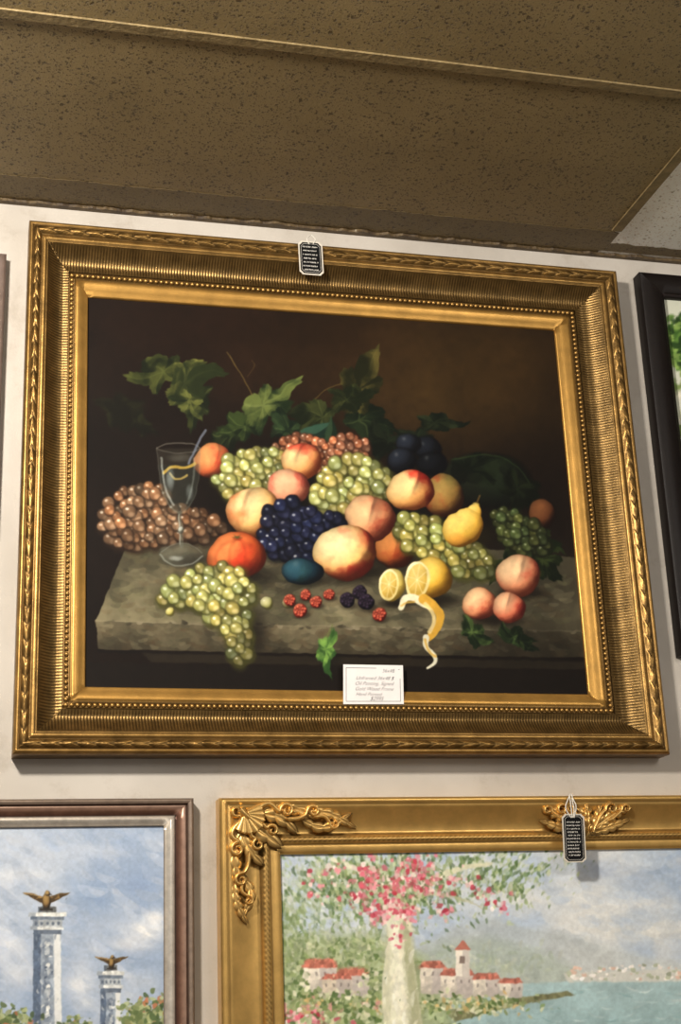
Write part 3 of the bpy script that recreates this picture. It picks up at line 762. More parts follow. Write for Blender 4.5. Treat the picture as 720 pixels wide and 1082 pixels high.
p2 = [(0, .0005), (0, .03), (0, .042), (.02, .049), (.06, .052), (.10, .050), (.13, .046)]+[(.15+.5*k/10, .047-.024*math.sin(math.pi/2*k/10)) for k in range(11)]+[(.67, .026), (.69, .030), (.72, .033), (.75, .034), (.78, .033), (.81, .030), (.83, .027), (.86, .028), (.95, .026), (1., .024), (1., .014)]
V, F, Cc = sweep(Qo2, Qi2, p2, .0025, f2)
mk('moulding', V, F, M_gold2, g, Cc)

def relief(paths, dep0, fat=1.0):
    VV, FF, CC = [], [], []; off = 0
    for pts, wd, ht, lobes in paths:
        wd = wd*fat
        Pp = np.array([XZ(x, y, dep0) for x, y in pts])
        for _ in range(3):
            Q = [Pp[0]]
            for i in range(len(Pp)-1): Q += [Pp[i]*.75+Pp[i+1]*.25, Pp[i]*.25+Pp[i+1]*.75]
            Q.append(Pp[-1]); Pp = np.array(Q)
        cum = np.concatenate([[0], np.cumsum(np.linalg.norm(np.diff(Pp, axis=0), axis=1))]); tot = cum[-1]
        nu, nv = 72, 15; u = np.linspace(0, 1, nu)
        x = np.interp(u*tot, cum, Pp[:, 0]); z = np.interp(u*tot, cum, Pp[:, 1])
        dx = np.gradient(x); dz = np.gradient(z); ln = np.hypot(dx, dz)+1e-9; dx /= ln; dz /= ln
        v = np.linspace(-1, 1, nv)
        env = np.sin(np.pi*np.clip(u*.85+.12, 0, 1))**.6*(1-.3*u)
        ph = (u*lobes) % 1 if lobes > 0 else 0
        if lobes > 0: Wd = wd*env*(.6+.4*(np.sin(np.pi*ph)**.6))
        else: Wd = wd*(1-.45*u)*np.clip(np.minimum(u, 1-u)*12, .3, 1)
        shear = .4*wd*(lobes > 0)
        X = x[:, None]-dz[:, None]*v*Wd[:, None]+dx[:, None]*np.abs(v)*shear
        Z = z[:, None]+dx[:, None]*v*Wd[:, None]+dz[:, None]*np.abs(v)*shear
        prof = np.sqrt(np.clip(1-v*v, 0, 1))[None, :]
        if lobes > 0:
            lobev = .5+.5*np.sin(np.pi*ph)[:, None]**.5
            prof = prof*(1-.45*np.exp(-(v/.14)**2))[None, :]*(lobev*np.abs(v)[None, :]**.7+1-np.abs(v)[None, :]**.7)
        else: prof = np.broadcast_to(prof, (nu, nv))
        hgt = ht*prof*((.45+.55*np.sin(np.pi*np.clip(u, .02, .98)))[:, None] if lobes > 0 else 1.)
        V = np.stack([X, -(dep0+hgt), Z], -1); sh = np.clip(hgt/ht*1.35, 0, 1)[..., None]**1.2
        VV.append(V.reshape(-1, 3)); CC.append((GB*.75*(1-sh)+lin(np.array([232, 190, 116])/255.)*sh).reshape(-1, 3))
        FF.append(grid_faces(nu, nv, off)); off += nu*nv
    return np.concatenate(VV), np.concatenate(FF), np.concatenate(CC)
def volute(cx, cy, r0, a0, turns, sgn, tail=None):
    n_ = int(abs(turns)*12)+2; out = []
    for k in range(n_):
        t = k/(n_-1); a_ = a0+sgn*turns*2*math.pi*t; r = r0*(1-.82*t); out.append((cx+r*math.cos(a_), cy+r*math.sin(a_)))
    return (tail or [])+out
def shell(cx, cy, r, a0, a1, n_, h):
    out = []
    for k in range(n_):
        a_ = a0+(a1-a0)*k/(n_-1); rr = r*(1-.18*abs(2*k/(n_-1)-1))
        out.append(([(cx+r*.12*math.cos(a_), cy+r*.12*math.sin(a_)), (cx+rr*.6*math.cos(a_), cy+rr*.6*math.sin(a_)), (cx+rr*math.cos(a_), cy+rr*math.sin(a_))][::-1], r*.0021*2.2/n_, h, 0))
    return out
cor = [([(242, 852), (262, 868), (294, 892)], .028, .009, 4),
       ([(262, 862), (280, 858), (300, 866), (312, 878)], .020, .009, 4), ([(256, 868), (256, 886), (266, 902), (276, 912)], .020, .009, 4)]
cor += [([(266, 866), (286, 853), (310, 854), (336, 864)], .021, .012, 6), ([(256, 872), (246, 890), (247, 914), (254, 938)], .021, .012, 6)]
cor += [([(314, 866), (334, 857), (352, 861), (374, 874)], .016, .010, 7), ([(318, 866), (342, 878), (370, 860)], .013, .009, 5)]
cor += [([(250, 918), (246, 938), (250, 956), (260, 974)], .016, .010, 7), ([(252, 922), (268, 944), (256, 970)], .013, .009, 5)]
cor += [(volute(302, 857, 8, math.pi*.9, 1.4, 1, [(264, 864), (272, 854), (284, 848)]), .0075, .018, 0),
        (volute(250, 898, 8, -math.pi*.4, 1.4, -1, [(260, 866), (248, 872), (242, 884)]), .0075, .018, 0),
        (volute(330, 858, 7, math.pi*1.0, 1.3, 1, [(300, 866), (314, 866), (322, 862)]), .006, .016, 0),
        (volute(254, 930, 7, -math.pi*.5, 1.3, -1, [(262, 900), (262, 914), (258, 922)]), .006, .016, 0),
        (volute(353, 871, 5.5, math.pi*1.1, 1.2, -1, [(330, 864), (342, 862)]), .0048, .013, 0),
        (volute(262, 952, 5.5, -math.pi*.6, 1.2, 1, [(256, 930), (254, 942)]), .0048, .013, 0),
        (volute(249, 858, 6, math.pi*.25, 1.2, 1, [(262, 868), (256, 862)]), .006, .018, 0),
        (volute(287, 878, 6.5, -math.pi*.9, 1.2, 1, [(268, 868), (276, 870)]), .006, .016, 0),
        (volute(272, 893, 6.5, -math.pi*.6, 1.2, -1, [(262, 874), (264, 884)]), .006, .016, 0)]
cor += shell(257, 861, 24, math.pi*.25-1.1, math.pi*.25+1.1, 8, .020)
cor += [([(252, 856), (257, 861), (262, 866)], .011, .026, 0)]
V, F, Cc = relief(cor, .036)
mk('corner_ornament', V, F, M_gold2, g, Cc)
cen_ = [([(618, 888), (618, 866), (617, 848)], .028, .010, 5),
        ([(616, 882), (598, 864), (572, 852)], .021, .012, 7), ([(620, 882), (640, 864), (666, 851)], .021, .012, 7),
        ([(612, 880), (596, 876), (572, 868)], .014, .010, 5), ([(624, 880), (642, 875), (664, 866)], .014, .010, 5),
        ([(614, 882), (606, 864), (602, 849)], .013, .015, 4), ([(622, 882), (630, 864), (634, 849)], .013, .015, 4),
        ([(618, 884), (618, 866), (618, 848)], .012, .019, 4)]
cen_ += [(volute(592, 856, 6.5, math.pi*.1, 1.4, -1, [(612, 880), (606, 866), (601, 858)]), .0062, .017, 0),
         (volute(644, 855, 6.5, math.pi*.9, 1.4, 1, [(624, 880), (630, 866), (635, 858)]), .0062, .017, 0),
         (volute(577, 857, 5, math.pi*.1, 1.3, -1, [(596, 868), (588, 864)]), .0048, .014, 0),
         (volute(660, 855, 5, math.pi*.9, 1.3, 1, [(640, 868), (648, 864)]), .0048, .014, 0)]
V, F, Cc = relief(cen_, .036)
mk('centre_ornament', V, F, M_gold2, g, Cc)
P = Paint(286, 892, 900, 1300, 2, (164, 180, 200))
n = fbm(P.X, P.Y, 60, 2, 3)[..., None]
sky = np.clip((n-.38)*3, 0, 1); P.img = P.img*(1-sky*.8)+c3((220, 219, 214))*sky*.8
P.glow(560, 950, 70, 18, (228, 224, 214), .7); P.glow(700, 985, 90, 16, (218, 216, 208), .8); P.glow(690, 925, 40, 14, (140, 158, 184), .6)
P.glow(640, 918, 26, 10, (142, 158, 184), .6); P.glow(680, 955, 30, 8, (226, 222, 214), .7); P.glow(600, 935, 22, 6, (222, 220, 214), .6)
P.dabs([(286, 895), (900, 895), (900, 1000), (286, 1000)], 900, 12, [(176, 190, 206), (218, 218, 214), (196, 202, 208), (156, 174, 198)], 33, .35, ang=.2, a=.16)
# hazy mountains
P.poly([(440, 1000), (490, 976), (524, 970), (556, 980), (600, 986), (650, 1002), (700, 1014), (900, 1030), (900, 1060), (420, 1060)], (172, 180, 182), .75, soft=7, c2=(200, 201, 194), nz=.12, ns=14)
P.poly([(430, 1012), (470, 994), (520, 990), (570, 1004), (606, 1022), (612, 1044), (430, 1050)], (160, 172, 158), .6, soft=9, nz=.15, ns=10)
P.mass(500, 1022, 45, 9, 240, 5, [(176, 184, 160), (150, 164, 140), (196, 198, 180)], 31, .4, a=.35)
P.poly([(470, 1046), (610, 1036), (900, 1034), (900, 1300), (430, 1300)], (164, 188, 190), 1, soft=2, c2=(104, 144, 148), nz=.12, ns=16)
P.dabs([(560, 1044), (900, 1040), (900, 1290), (470, 1290)], 1500, 9, [(190, 206, 204), (124, 160, 164), (152, 182, 182), (218, 220, 214)], 4, .12, ang=0, a=.4)
P.poly([(596, 1028), (720, 1024), (900, 1026), (900, 1036), (600, 1038)], (206, 204, 194), .8, soft=2)
P.dabs([(600, 1022), (720, 1018), (900, 1022), (900, 1034), (600, 1036)], 240, 2.6, [(230, 224, 216), (200, 170, 152), (164, 170, 146), (240, 236, 230)], 6, .7, ang=0)
P.poly([(470, 1068), (520, 1058), (600, 1047), (608, 1051), (540, 1064), (480, 1080)], (118, 118, 86), 1, soft=2, nz=.4, ns=4)
P.poly([(286, 990), (400, 985), (450, 1012), (480, 1078), (470, 1300), (286, 1300)], (150, 162, 122), .9, soft=10, nz=.3, ns=9)
GR = [(84, 106, 58), (118, 138, 84), (156, 168, 118), (194, 198, 160), (72, 94, 54), (136, 150, 102), (214, 212, 186)]
P.mass(345, 1010, 50, 20, 900, 4, GR, 7, .4, a=.5); P.mass(340, 1060, 60, 14, 600, 4, GR, 77, .4, a=.55)
P.mass(340, 945, 34, 26, 1000, 4, [(140, 158, 114), (176, 188, 156), (204, 207, 194), (120, 142, 98), (190, 198, 194)], 8, .35, a=.45, ang=1.2)
P.mass(304, 985, 14, 24, 300, 4, [(98, 118, 70), (130, 148, 94), (184, 192, 158)], 9, .4, a=.55, ang=1.2)
def house(x0, x1, yt, yb, rh, wall=(232, 222, 206), roof=(178, 104, 88)):
    P.poly([(x0, yt), (x1, yt), (x1, yb), (x0, yb)], wall, 1, soft=1.6, c2=tuple(v*.80 for v in wall), nz=.2, ns=4)
    P.poly([((x0+x1)/2, yt), (x1, yt), (x1, yb), ((x0+x1)/2, yb)], (170, 160, 158), .6, soft=1.6)
    P.poly([(x0-2, yt+1), (x0+4, yt-rh), (x1-3, yt-rh), (x1+2, yt+1)], roof, .95, soft=1.6, nz=.5, ns=3)
    nW = max(1, int((x1-x0)/8))
    for k in range(nW):
        xx = x0+(k+.6)*(x1-x0)/nW; P.poly([(xx-1, yt+5), (xx+1, yt+5), (xx+1, yt+9), (xx-1, yt+9)], (104, 96, 92), .7)
house(320, 356, 1022, 1048, 9); house(356, 390, 1030, 1052, 7); house(340, 372, 1034, 1054, 5, (214, 200, 180))
house(444, 470, 1022, 1050, 7); house(466, 500, 1030, 1054, 7); house(500, 528, 1034, 1054, 6); house(528, 552, 1038, 1054, 5)
P.poly([(482, 1004), (496, 1004), (496, 1032), (482, 1032)], (232, 224, 210), 1, soft=1.2); P.poly([(489, 1004), (496, 1004), (496, 1032), (489, 1032)], (178, 170, 164), .6, soft=1.2); P.poly([(480, 1004), (489, 993), (498, 1004)], (178, 112, 96), 1, soft=1)
P.poly([(486, 1010), (491, 1010), (491, 1018), (486, 1018)], (120, 104, 96), .9)
P.mass(350, 1064, 40, 6, 460, 3.4, GR+[(210, 180, 120), (206, 140, 136)], 12, .45); P.mass(500, 1062, 36, 5, 380, 3.4, GR+[(210, 180, 120)], 13, .45)
P.mass(352, 1052, 28, 3, 90, 3, GR, 14, .6); P.mass(318, 1034, 6, 12, 50, 3.2, GR, 34, .6); P.mass(394, 1036, 6, 14, 80, 3.2, GR, 35, .6)
# canopy
LF = [(76, 102, 54), (110, 134, 80), (146, 162, 108), (66, 90, 50), (174, 186, 140), (200, 204, 182)]
P.mass(415, 932, 52, 22, 1300, 3.8, LF, 16, .4, a=.55, ang=1.1)
P.mass(350, 925, 28, 16, 380, 3.6, LF, 36, .4, a=.55, ang=1.2)
P.mass(520, 922, 34, 16, 460, 3.6, LF, 17, .4, a=.6, ang=2.0)
P.mass(570, 912, 26, 8, 100, 3.2, LF, 27, .4, ang=2.0)
# trunk and branches
P.poly([(408, 950), (434, 950), (435, 990), (441, 1040), (447, 1090), (456, 1300), (398, 1300), (406, 1090), (404, 1040), (409, 995)], (236, 234, 214), 1, soft=1.8, c2=(216, 212, 182), nz=.12, ns=6)
P.stroke([(416, 975), (408, 950), (392, 930), (372, 915), (350, 908)], 13, (222, 220, 196), .95, 3, soft=1.5)
P.stroke([(427, 975), (436, 950), (456, 930), (482, 918), (520, 912)], 12, (206, 204, 176), .95, 2.5, soft=1.5)
P.stroke([(422, 965), (422, 940), (426, 918), (424, 898)], 11, (216, 214, 188), .95, 4, soft=1.5)
P.stroke([(440, 947), (462, 944), (490, 950), (516, 962)], 4, (180, 178, 146), .8, 1, soft=1)
P.poly([(426, 955), (434, 955), (436, 990), (442, 1040), (448, 1090), (456, 1300), (440, 1300), (434, 1090), (430, 1040), (424, 990)], (150, 152, 116), .75, soft=6)
P.poly([(408, 955), (412, 955), (413, 1040), (414, 1300), (398, 1300), (406, 1090), (404, 1040)], (186, 186, 154), .6, soft=5)
P.dabs([(408, 965), (434, 965), (448, 1290), (402, 1290)], 200, 9, [(246, 244, 232), (200, 202, 174), (160, 164, 124), (230, 222, 196)], 15, .2, ang=1.55, a=.35)
P.mass(418, 934, 34, 16, 560, 3.4, LF, 37, .4, a=.7, ang=1.2)
for k in range(16):   # drooping sprays
    rk = np.random.RandomState(200+k); x = rk.uniform(330, 560); y = rk.uniform(925, 955)
    P.mass(x, y, 4, 10, 26, 3.0, LF, 220+k, .4, a=.75, ang=1.45)
PK = [(196, 84, 100), (216, 130, 144), (234, 192, 192), (176, 50, 68), (242, 224, 216), (204, 104, 120)]
for i, (x, y, sx, sy, k) in enumerate([(392, 924, 11, 9, 80), (413, 942, 12, 10, 100), (438, 920, 11, 8, 80), (402, 964, 9, 7, 80), (428, 966, 8, 6, 54), (456, 938, 9, 6, 44), (378, 948, 8, 6, 40), (350, 920, 9, 6, 18), (336, 945, 8, 7, 12), (423, 988, 5, 7, 18), (486, 930, 10, 6, 24), (515, 944, 10, 6, 18), (530, 962, 8, 4, 10), (468, 962, 6, 6, 16)]):
    P.mass(x, y, sx, sy, k, 2.8, PK, 50+i, .75, a=.8)
P.mass(415, 940, 36, 20, 240, 2.8, LF, 41, .4, a=.75, ang=1.2)
P.dabs([(296, 1074), (400, 1070), (400, 1280), (296, 1280)], 1100, 4.4, GR+PK[:2], 22, .5, a=.8)
P.dabs([(450, 1080), (520, 1086), (560, 1280), (450, 1280)], 700, 4.4, GR+PK[:2]+[(230, 226, 200)], 23, .5, a=.8)
P.mass(318, 1076, 14, 5, 40, 2.8, PK, 24, .7)
keep = P.img.copy(); P.oil(3); P.img = P.img*.75+keep*.25; P.warp(1.0, 6); P.blur(.35)
P.mass(415, 935, 44, 20, 80, 1.9, [(232, 236, 210), (60, 84, 44), (244, 214, 212)], 91, .5, a=.55)
P.mass(350, 1000, 50, 45, 110, 1.9, [(214, 220, 186), (66, 90, 50)], 92, .5, a=.45)
P.img = np.clip(P.img*(1+.06*(fbm(P.X, P.Y, 3, 8)[..., None]-.5)*2), 0, 1)
canvas_mesh('canvas', rect_q(Qi2[0][0]-.004, Qi2[1][0]+.004, Qi2[2][1]-.004, Qi2[0][1]+.004), .018, P, M_oil2, g, .0013, 1.15)

# ================================================================== LOWER LEFT PAINTING
D3 = .035
tr = XZ(205, 843, D3); ic = XZ(173, 873, .016); w3, h3 = .62, .78
mX = tr[0]-ic[0]; mZ = tr[1]-ic[1]
Qo3 = rect_q(tr[0]-w3, tr[0], tr[1]-h3, tr[1]); Qi3 = rect_q(tr[0]-w3+mX, tr[0]-mX, tr[1]-h3+mZ, tr[1]-mZ)
g = thing('framed_painting', (tr[0]-w3/2, -.0005, tr[1]-h3), 'painting of eagle-topped monument columns in silver and red-brown frame', 'painting')
stops = [(0, (96, 78, 68)), (.05, (148, 130, 114)), (.18, (160, 140, 124)), (.24, (80, 58, 48)), (.29, (166, 136, 118)), (.46, (142, 106, 88)), (.56, (104, 72, 60)), (.61, (60, 45, 38)), (.65, (184, 172, 158)), (.82, (220, 212, 200)), (.92, (198, 188, 174)), (1., (144, 134, 122))]
sf_ = np.array([s_[0] for s_ in stops]); sc_ = lin(np.array([s_[1] for s_ in stops])/255.)
def f3(s, f, side):
    return 0*s, np.stack([np.interp(f, sf_, sc_[:, k]) for k in range(3)], -1)
p3 = lerpprof([(0, .0005), (0, .03), (.02, .036), (.10, .040), (.2, .037), (.24, .030), (.29, .034), (.45, .031), (.57, .023), (.61, .022), (.65, .026), (.76, .028), (.92, .021), (1., .02), (1., .012)], 3)
V, F, Cc = sweep(Qo3, Qi3, p3, .02, f3)
mk('moulding', V, F, M_silver, g, Cc)
P = Paint(-130, 862, 182, 1240, 2, (146, 163, 188))
n = fbm(P.X, P.Y, 75, 12, 3)[..., None]; m_ = np.clip((n-.46)*4.5, 0, 1)
P.img = P.img*(1-m_*.55)+c3((200, 205, 212))*m_*.55
for x, y, sx, sy, c, a in [(150, 985, 22, 13, (236, 234, 230), .95), (164, 972, 12, 10, (240, 238, 234), .9), (136, 998, 24, 7, (210, 212, 216), .75), (20, 925, 34, 8, (216, 218, 221), .75), (5, 1000, 20, 20, (216, 218, 222), .85), (16, 1030, 18, 14, (204, 208, 214), .75), (95, 898, 46, 8, (190, 198, 210), .65), (84, 1042, 16, 13, (226, 226, 226), .8), (92, 1060, 14, 9, (208, 211, 214), .65), (100, 950, 30, 18, (128, 150, 182), .65), (150, 935, 26, 16, (132, 152, 184), .6), (150, 1040, 20, 14, (200, 204, 208), .65)]:
    P.glow(x, y, sx, sy, c, a)
P.dabs([(-130, 862), (182, 862), (182, 1090), (-130, 1090)], 700, 13, [(152, 168, 192), (180, 188, 202), (210, 212, 216), (136, 155, 184)], 3, .35, ang=.5, a=.16)
def column(cx, yt, hw, dark=(74, 88, 110), lit=(222, 223, 220)):
    P.poly([(cx-hw*.95, yt+22), (cx+hw*.95, yt+22), (cx+hw*1.1, 1150), (cx-hw*1.1, 1150)], (148, 158, 170), 1, soft=1, nz=.25, ns=5)
    P.poly([(cx-hw*.95, yt+22), (cx-hw*.45, yt+22), (cx-hw*.45, 1150), (cx-hw*1.1, 1150)], dark, .85, soft=1.6, nz=.35, ns=4)
    P.poly([(cx+hw*.45, yt+22), (cx+hw*.95, yt+22), (cx+hw*1.1, 1150), (cx+hw*.55, 1150)], lit, .9, soft=1.6)
    y = yt+28; k = 0
    while y < 1150:   # carved figures
        hp = hw*1.5
        P.soft(cx+hw*.02, y+hp*.45, hw*.42, hp*.5, (92, 104, 122), .8, p=.7)
        P.soft(cx+hw*.05, y+hp*.25, hw*.18, hp*.14, (232, 232, 226), .9, p=.7); P.soft(cx, y+hp*.55, hw*.24, hp*.26, (204, 208, 208), .8, p=.7)
        P.mass(cx, y+hp*.45, hw*.2, hp*.22, 10, 2.2, [(236, 236, 230), (62, 74, 94)], k+int(cx), .45, a=.7)
        y += hp; k += 1
    P.dabs([(cx-hw*.9, yt+24), (cx+hw*.9, yt+24), (cx+hw, 1150), (cx-hw, 1150)], 130, 3, [(74, 88, 110), (228, 229, 225), (126, 138, 152)], int(cx), .35, ang=1.5, a=.5)
    for w_, y0, y1, c in [(.62, -6, 0, (96, 98, 98)), (1.32, 0, 4.5, (212, 213, 208)), (1.18, 4.5, 8, (108, 118, 130)), (1.02, 8, 15, (170, 176, 180)), (1.16, 15, 18.5, (204, 206, 204)), (1.0, 18.5, 23, (98, 108, 122))]:
        P.poly([(cx-hw*w_, yt+y0), (cx+hw*w_, yt+y0), (cx+hw*w_, yt+y1), (cx-hw*w_, yt+y1)], c, 1, soft=.9, nz=.25, ns=3)
        P.poly([(cx-hw*w_, yt+y0), (cx-hw*w_*.6, yt+y0), (cx-hw*w_*.6, yt+y1), (cx-hw*w_, yt+y1)], dark, .45, soft=1)
    for k in range(5): P.soft(cx-hw*.8+k*hw*.4, yt+11.5, hw*.16, 3, (70, 80, 98), .8)
def eagle(cx, cy, s_):
    c = (72, 56, 36)
    for sg in (-1, 1):
        P.poly([(cx+sg*26*s_, cy-6*s_), (cx+sg*14*s_, cy-5*s_), (cx+sg*2*s_, cy-1*s_), (cx+sg*2*s_, cy+7*s_), (cx+sg*8*s_, cy+4*s_), (cx+sg*13*s_, cy+1.5*s_), (cx+sg*18*s_, cy-1.5*s_), (cx+sg*22*s_, cy-3.5*s_)], c, 1, soft=1)
        P.stroke([(cx+sg*24*s_, cy-5.4*s_), (cx+sg*10*s_, cy-3.4*s_), (cx+sg*3*s_, cy)], 1.2, (186, 150, 88) if sg < 0 else (110, 86, 50), .7)
        P.mass(cx+sg*10*s_, cy, 5*s_, 2*s_, 8, 2*s_, [(170, 134, 76), (40, 30, 22)], 5, .4, a=.7)
    P.ball(cx, cy+4*s_, 4.6*s_, 9*s_, [(34, 26, 20), (96, 74, 46), (170, 138, 84)])
    P.ball(cx+1*s_, cy-5*s_, 2.8*s_, 2.8*s_, [(44, 34, 24), (110, 88, 56), (176, 146, 94)])
    P.stroke([(cx+3*s_, cy-4.6*s_), (cx+5.6*s_, cy-3.6*s_)], 1.2, (50, 38, 26), .9)
    P.stroke([(cx-6*s_, cy+12*s_), (cx+6*s_, cy+12*s_)], 2.4*s_, (48, 44, 40), .95)
column(50, 964, 15); eagle(49, 949, .98)
column(117, 1026, 11); eagle(118, 1015, .7)
FO = [(100, 116, 72), (136, 144, 94), (74, 92, 58), (176, 112, 80), (152, 158, 112), (160, 168, 124), (70, 84, 56), (120, 132, 88)]
P.mass(8, 1085, 14, 10, 300, 3.4, FO, 4, .6); P.dabs([(-130, 1076), (30, 1080), (34, 1240), (-130, 1240)], 700, 5, FO, 4, .6)
P.mass(84, 1090, 10, 8, 150, 3.4, FO, 5, .6); P.dabs([(66, 1086), (104, 1088), (104, 1240), (66, 1240)], 300, 5, FO, 5, .6)
P.mass(155, 1072, 14, 9, 280, 3.4, FO, 6, .6); P.dabs([(132, 1076), (182, 1072), (182, 1240), (130, 1240)], 500, 5, FO, 6, .6)
P.dabs([(-130, 1130), (182, 1130), (182, 1240), (-130, 1240)], 700, 6, FO, 8, .6)
keep = P.img.copy(); P.oil(2); P.img = P.img*.75+keep*.25; P.warp(.6, 5); P.blur(.2)
P.img = np.clip(P.img*(1+.05*(fbm(P.X, P.Y, 3, 8)[..., None]-.5)*2), 0, 1)
canvas_mesh('canvas', rect_q(Qi3[0][0]-.003, Qi3[1][0]+.003, Qi3[2][1]-.003, Qi3[0][1]+.003), .0155, P, M_oil2, g, .0013, 1.12)

# ================================================================== RIGHT DARK-FRAMED PICTURE
D4 = .036
tl = XZ(676, 287, D4); ic = XZ(700, 316, .022); w4, h4 = .8, .93
mm = ((ic[0]-tl[0])+(tl[1]-ic[1]))/2
Qo4 = rect_q(tl[0], tl[0]+w4, tl[1]-h4, tl[1]); Qi4 = rect_q(tl[0]+mm, tl[0]+w4-mm, tl[1]-h4+mm, tl[1]-mm)
g = thing('framed_painting', (tl[0]+w4/2, -.0005, tl[1]-h4), 'green foliage painting in plain black wooden frame', 'painting')
def f4(s, f, side):
    k = .9+.9*np.exp(-((f-.9)/.04)**2)
    return 0*s, lin(np.array([22, 15, 13])/255.)*k[..., None]
V, F, Cc = sweep(Qo4, Qi4, lerpprof([(0, .0005), (0, .034), (.03, .037), (.84, .037), (.87, .034), (.9, .033), (1, .030), (1, .014)], 2), .03, f4)
mk('moulding', V, F, M_dark, g, Cc)
P = Paint(690, 300, 1060, 760, 1, (214, 214, 200))
P.poly([(690, 300), (1060, 330), (1060, 470), (690, 440)], (208, 210, 192), 1, soft=20)
P.mass(724, 362, 13, 13, 500, 6, [(64, 100, 40), (96, 134, 58), (34, 58, 24), (136, 166, 84)], 3, .5)
P.dabs([(724, 335), (1000, 345), (1000, 480), (730, 420)], 500, 8, [(54, 84, 34), (84, 118, 50), (40, 62, 26), (120, 146, 70)], 6, .5)
P.dabs([(700, 400), (1060, 420), (1060, 760), (700, 760)], 900, 9, [(196, 198, 170), (170, 176, 140), (120, 140, 80), (214, 210, 190)], 4, .5)
P.dabs([(700, 440), (1060, 450), (1060, 760), (715, 760)], 700, 9, [(96, 120, 60), (60, 84, 40), (150, 156, 96)], 5, .5)
canvas_mesh('canvas', rect_q(Qi4[0][0]-.003, Qi4[1][0]+.003, Qi4[2][1]-.003, Qi4[0][1]+.003), .018, P, M_oil2, g, .004)

# ================================================================== LEFT SLIVER FRAME
tr = XZ(7, 268, .03); w5, h5 = .5, .62
Qo5 = rect_q(tr[0]-w5, tr[0], tr[1]-h5, tr[1]); Qi5 = rect_q(tr[0]-w5+.05, tr[0]-.05, tr[1]-h5+.05, tr[1]-.05)
g = thing('framed_picture', (tr[0]-w5/2, -.0005, tr[1]-h5), 'picture in a taupe wooden frame beside the gold frame', 'painting')
def f5(s, f, side): return 0*s, lin(np.array([122, 104, 94])/255.)*(1-.3*f[..., None])
V, F, Cc = sweep(Qo5, Qi5, lerpprof([(0, .0005), (0, .028), (.1, .033), (.6, .03), (1, .02), (1, .012)], 3), .03, f5)
mk('moulding', V, F, M_dark, g, Cc)
P = Paint(-400, 250, 10, 700, 1, (150, 150, 140)); P.dabs([(-400, 250), (10, 250), (10, 700), (-400, 700)], 900, 12, [(120, 130, 100), (180, 176, 160), (96, 110, 120)], 3)
canvas_mesh('canvas', rect_q(Qi5[0][0]-.003, Qi5[1][0]+.003, Qi5[2][1]-.003, Qi5[0][1]+.003), .016, P, M_oil2, g, .006)

# ================================================================== TAGS AND CARD
M_black = mat_plain('black_ink_panel', L(12, 11, 12), .7, nz=.1, spec=.15)
M_tagp = mat_plain('ivory_card', L(206, 198, 184), .7, nz=.06, spec=.1)
M_white = mat_plain('white_ink', L(222, 218, 210), .7, nz=.05, spec=.1)
M_paper = mat_plain('white_card', L(236, 232, 230), .6, nz=.03)
M_ink = mat_plain('dark_ink', L(84, 78, 90), .6, nz=.05, spec=.1)
M_string = mat_plain('cotton_string', L(210, 205, 194), .8, nz=.15, scale=300)
def plate(pts, dep, th):
    n = len(pts); a = [W(x, y, dep+th) for x, y in pts]; b = [p+np.array([0, th, 0]) for p in a]
    V = np.array(a+b); F = [tuple(range(n))[::-1], tuple(range(n, 2*n))]+[(i, (i+1) % n, n+(i+1) % n, n+i) for i in range(n)]
    return V, F
def lines_mesh(segs, dep, w):
    V, F = [], []
    for (x0, y0, x1, y1) in segs:
        a, b = W(x0, y0, dep), W(x1, y1, dep); d = b-a; ln = np.linalg.norm(d)+1e-9; d /= ln
        nn = np.array([-d[2], 0, d[0]])*w/2; k = len(V)
        V += [a+nn, b+nn, b-nn, a-nn]; F.append((k, k+1, k+2, k+3))
    return np.array(V), F
def tube(pts, r, nseg=6):
    P_ = np.array(pts, float)
    for _ in range(3):
        Q = [P_[0]]
        for i in range(len(P_)-1): Q += [P_[i]*.75+P_[i+1]*.25, P_[i]*.25+P_[i+1]*.75]
        Q.append(P_[-1]); P_ = np.array(Q)
    T = np.gradient(P_, axis=0); T /= np.linalg.norm(T, axis=1)[:, None]+1e-9
    V = []
    for p, t in zip(P_, T):
        a = np.cross(t, [0.3, 1, .2]); a /= np.linalg.norm(a); b = np.cross(t, a)
        for k in range(nseg+1):
            th = 2*math.pi*k/nseg; V.append(p+r*(a*math.cos(th)+b*math.sin(th)))
    return np.array(V), grid_faces(len(P_), nseg+1)
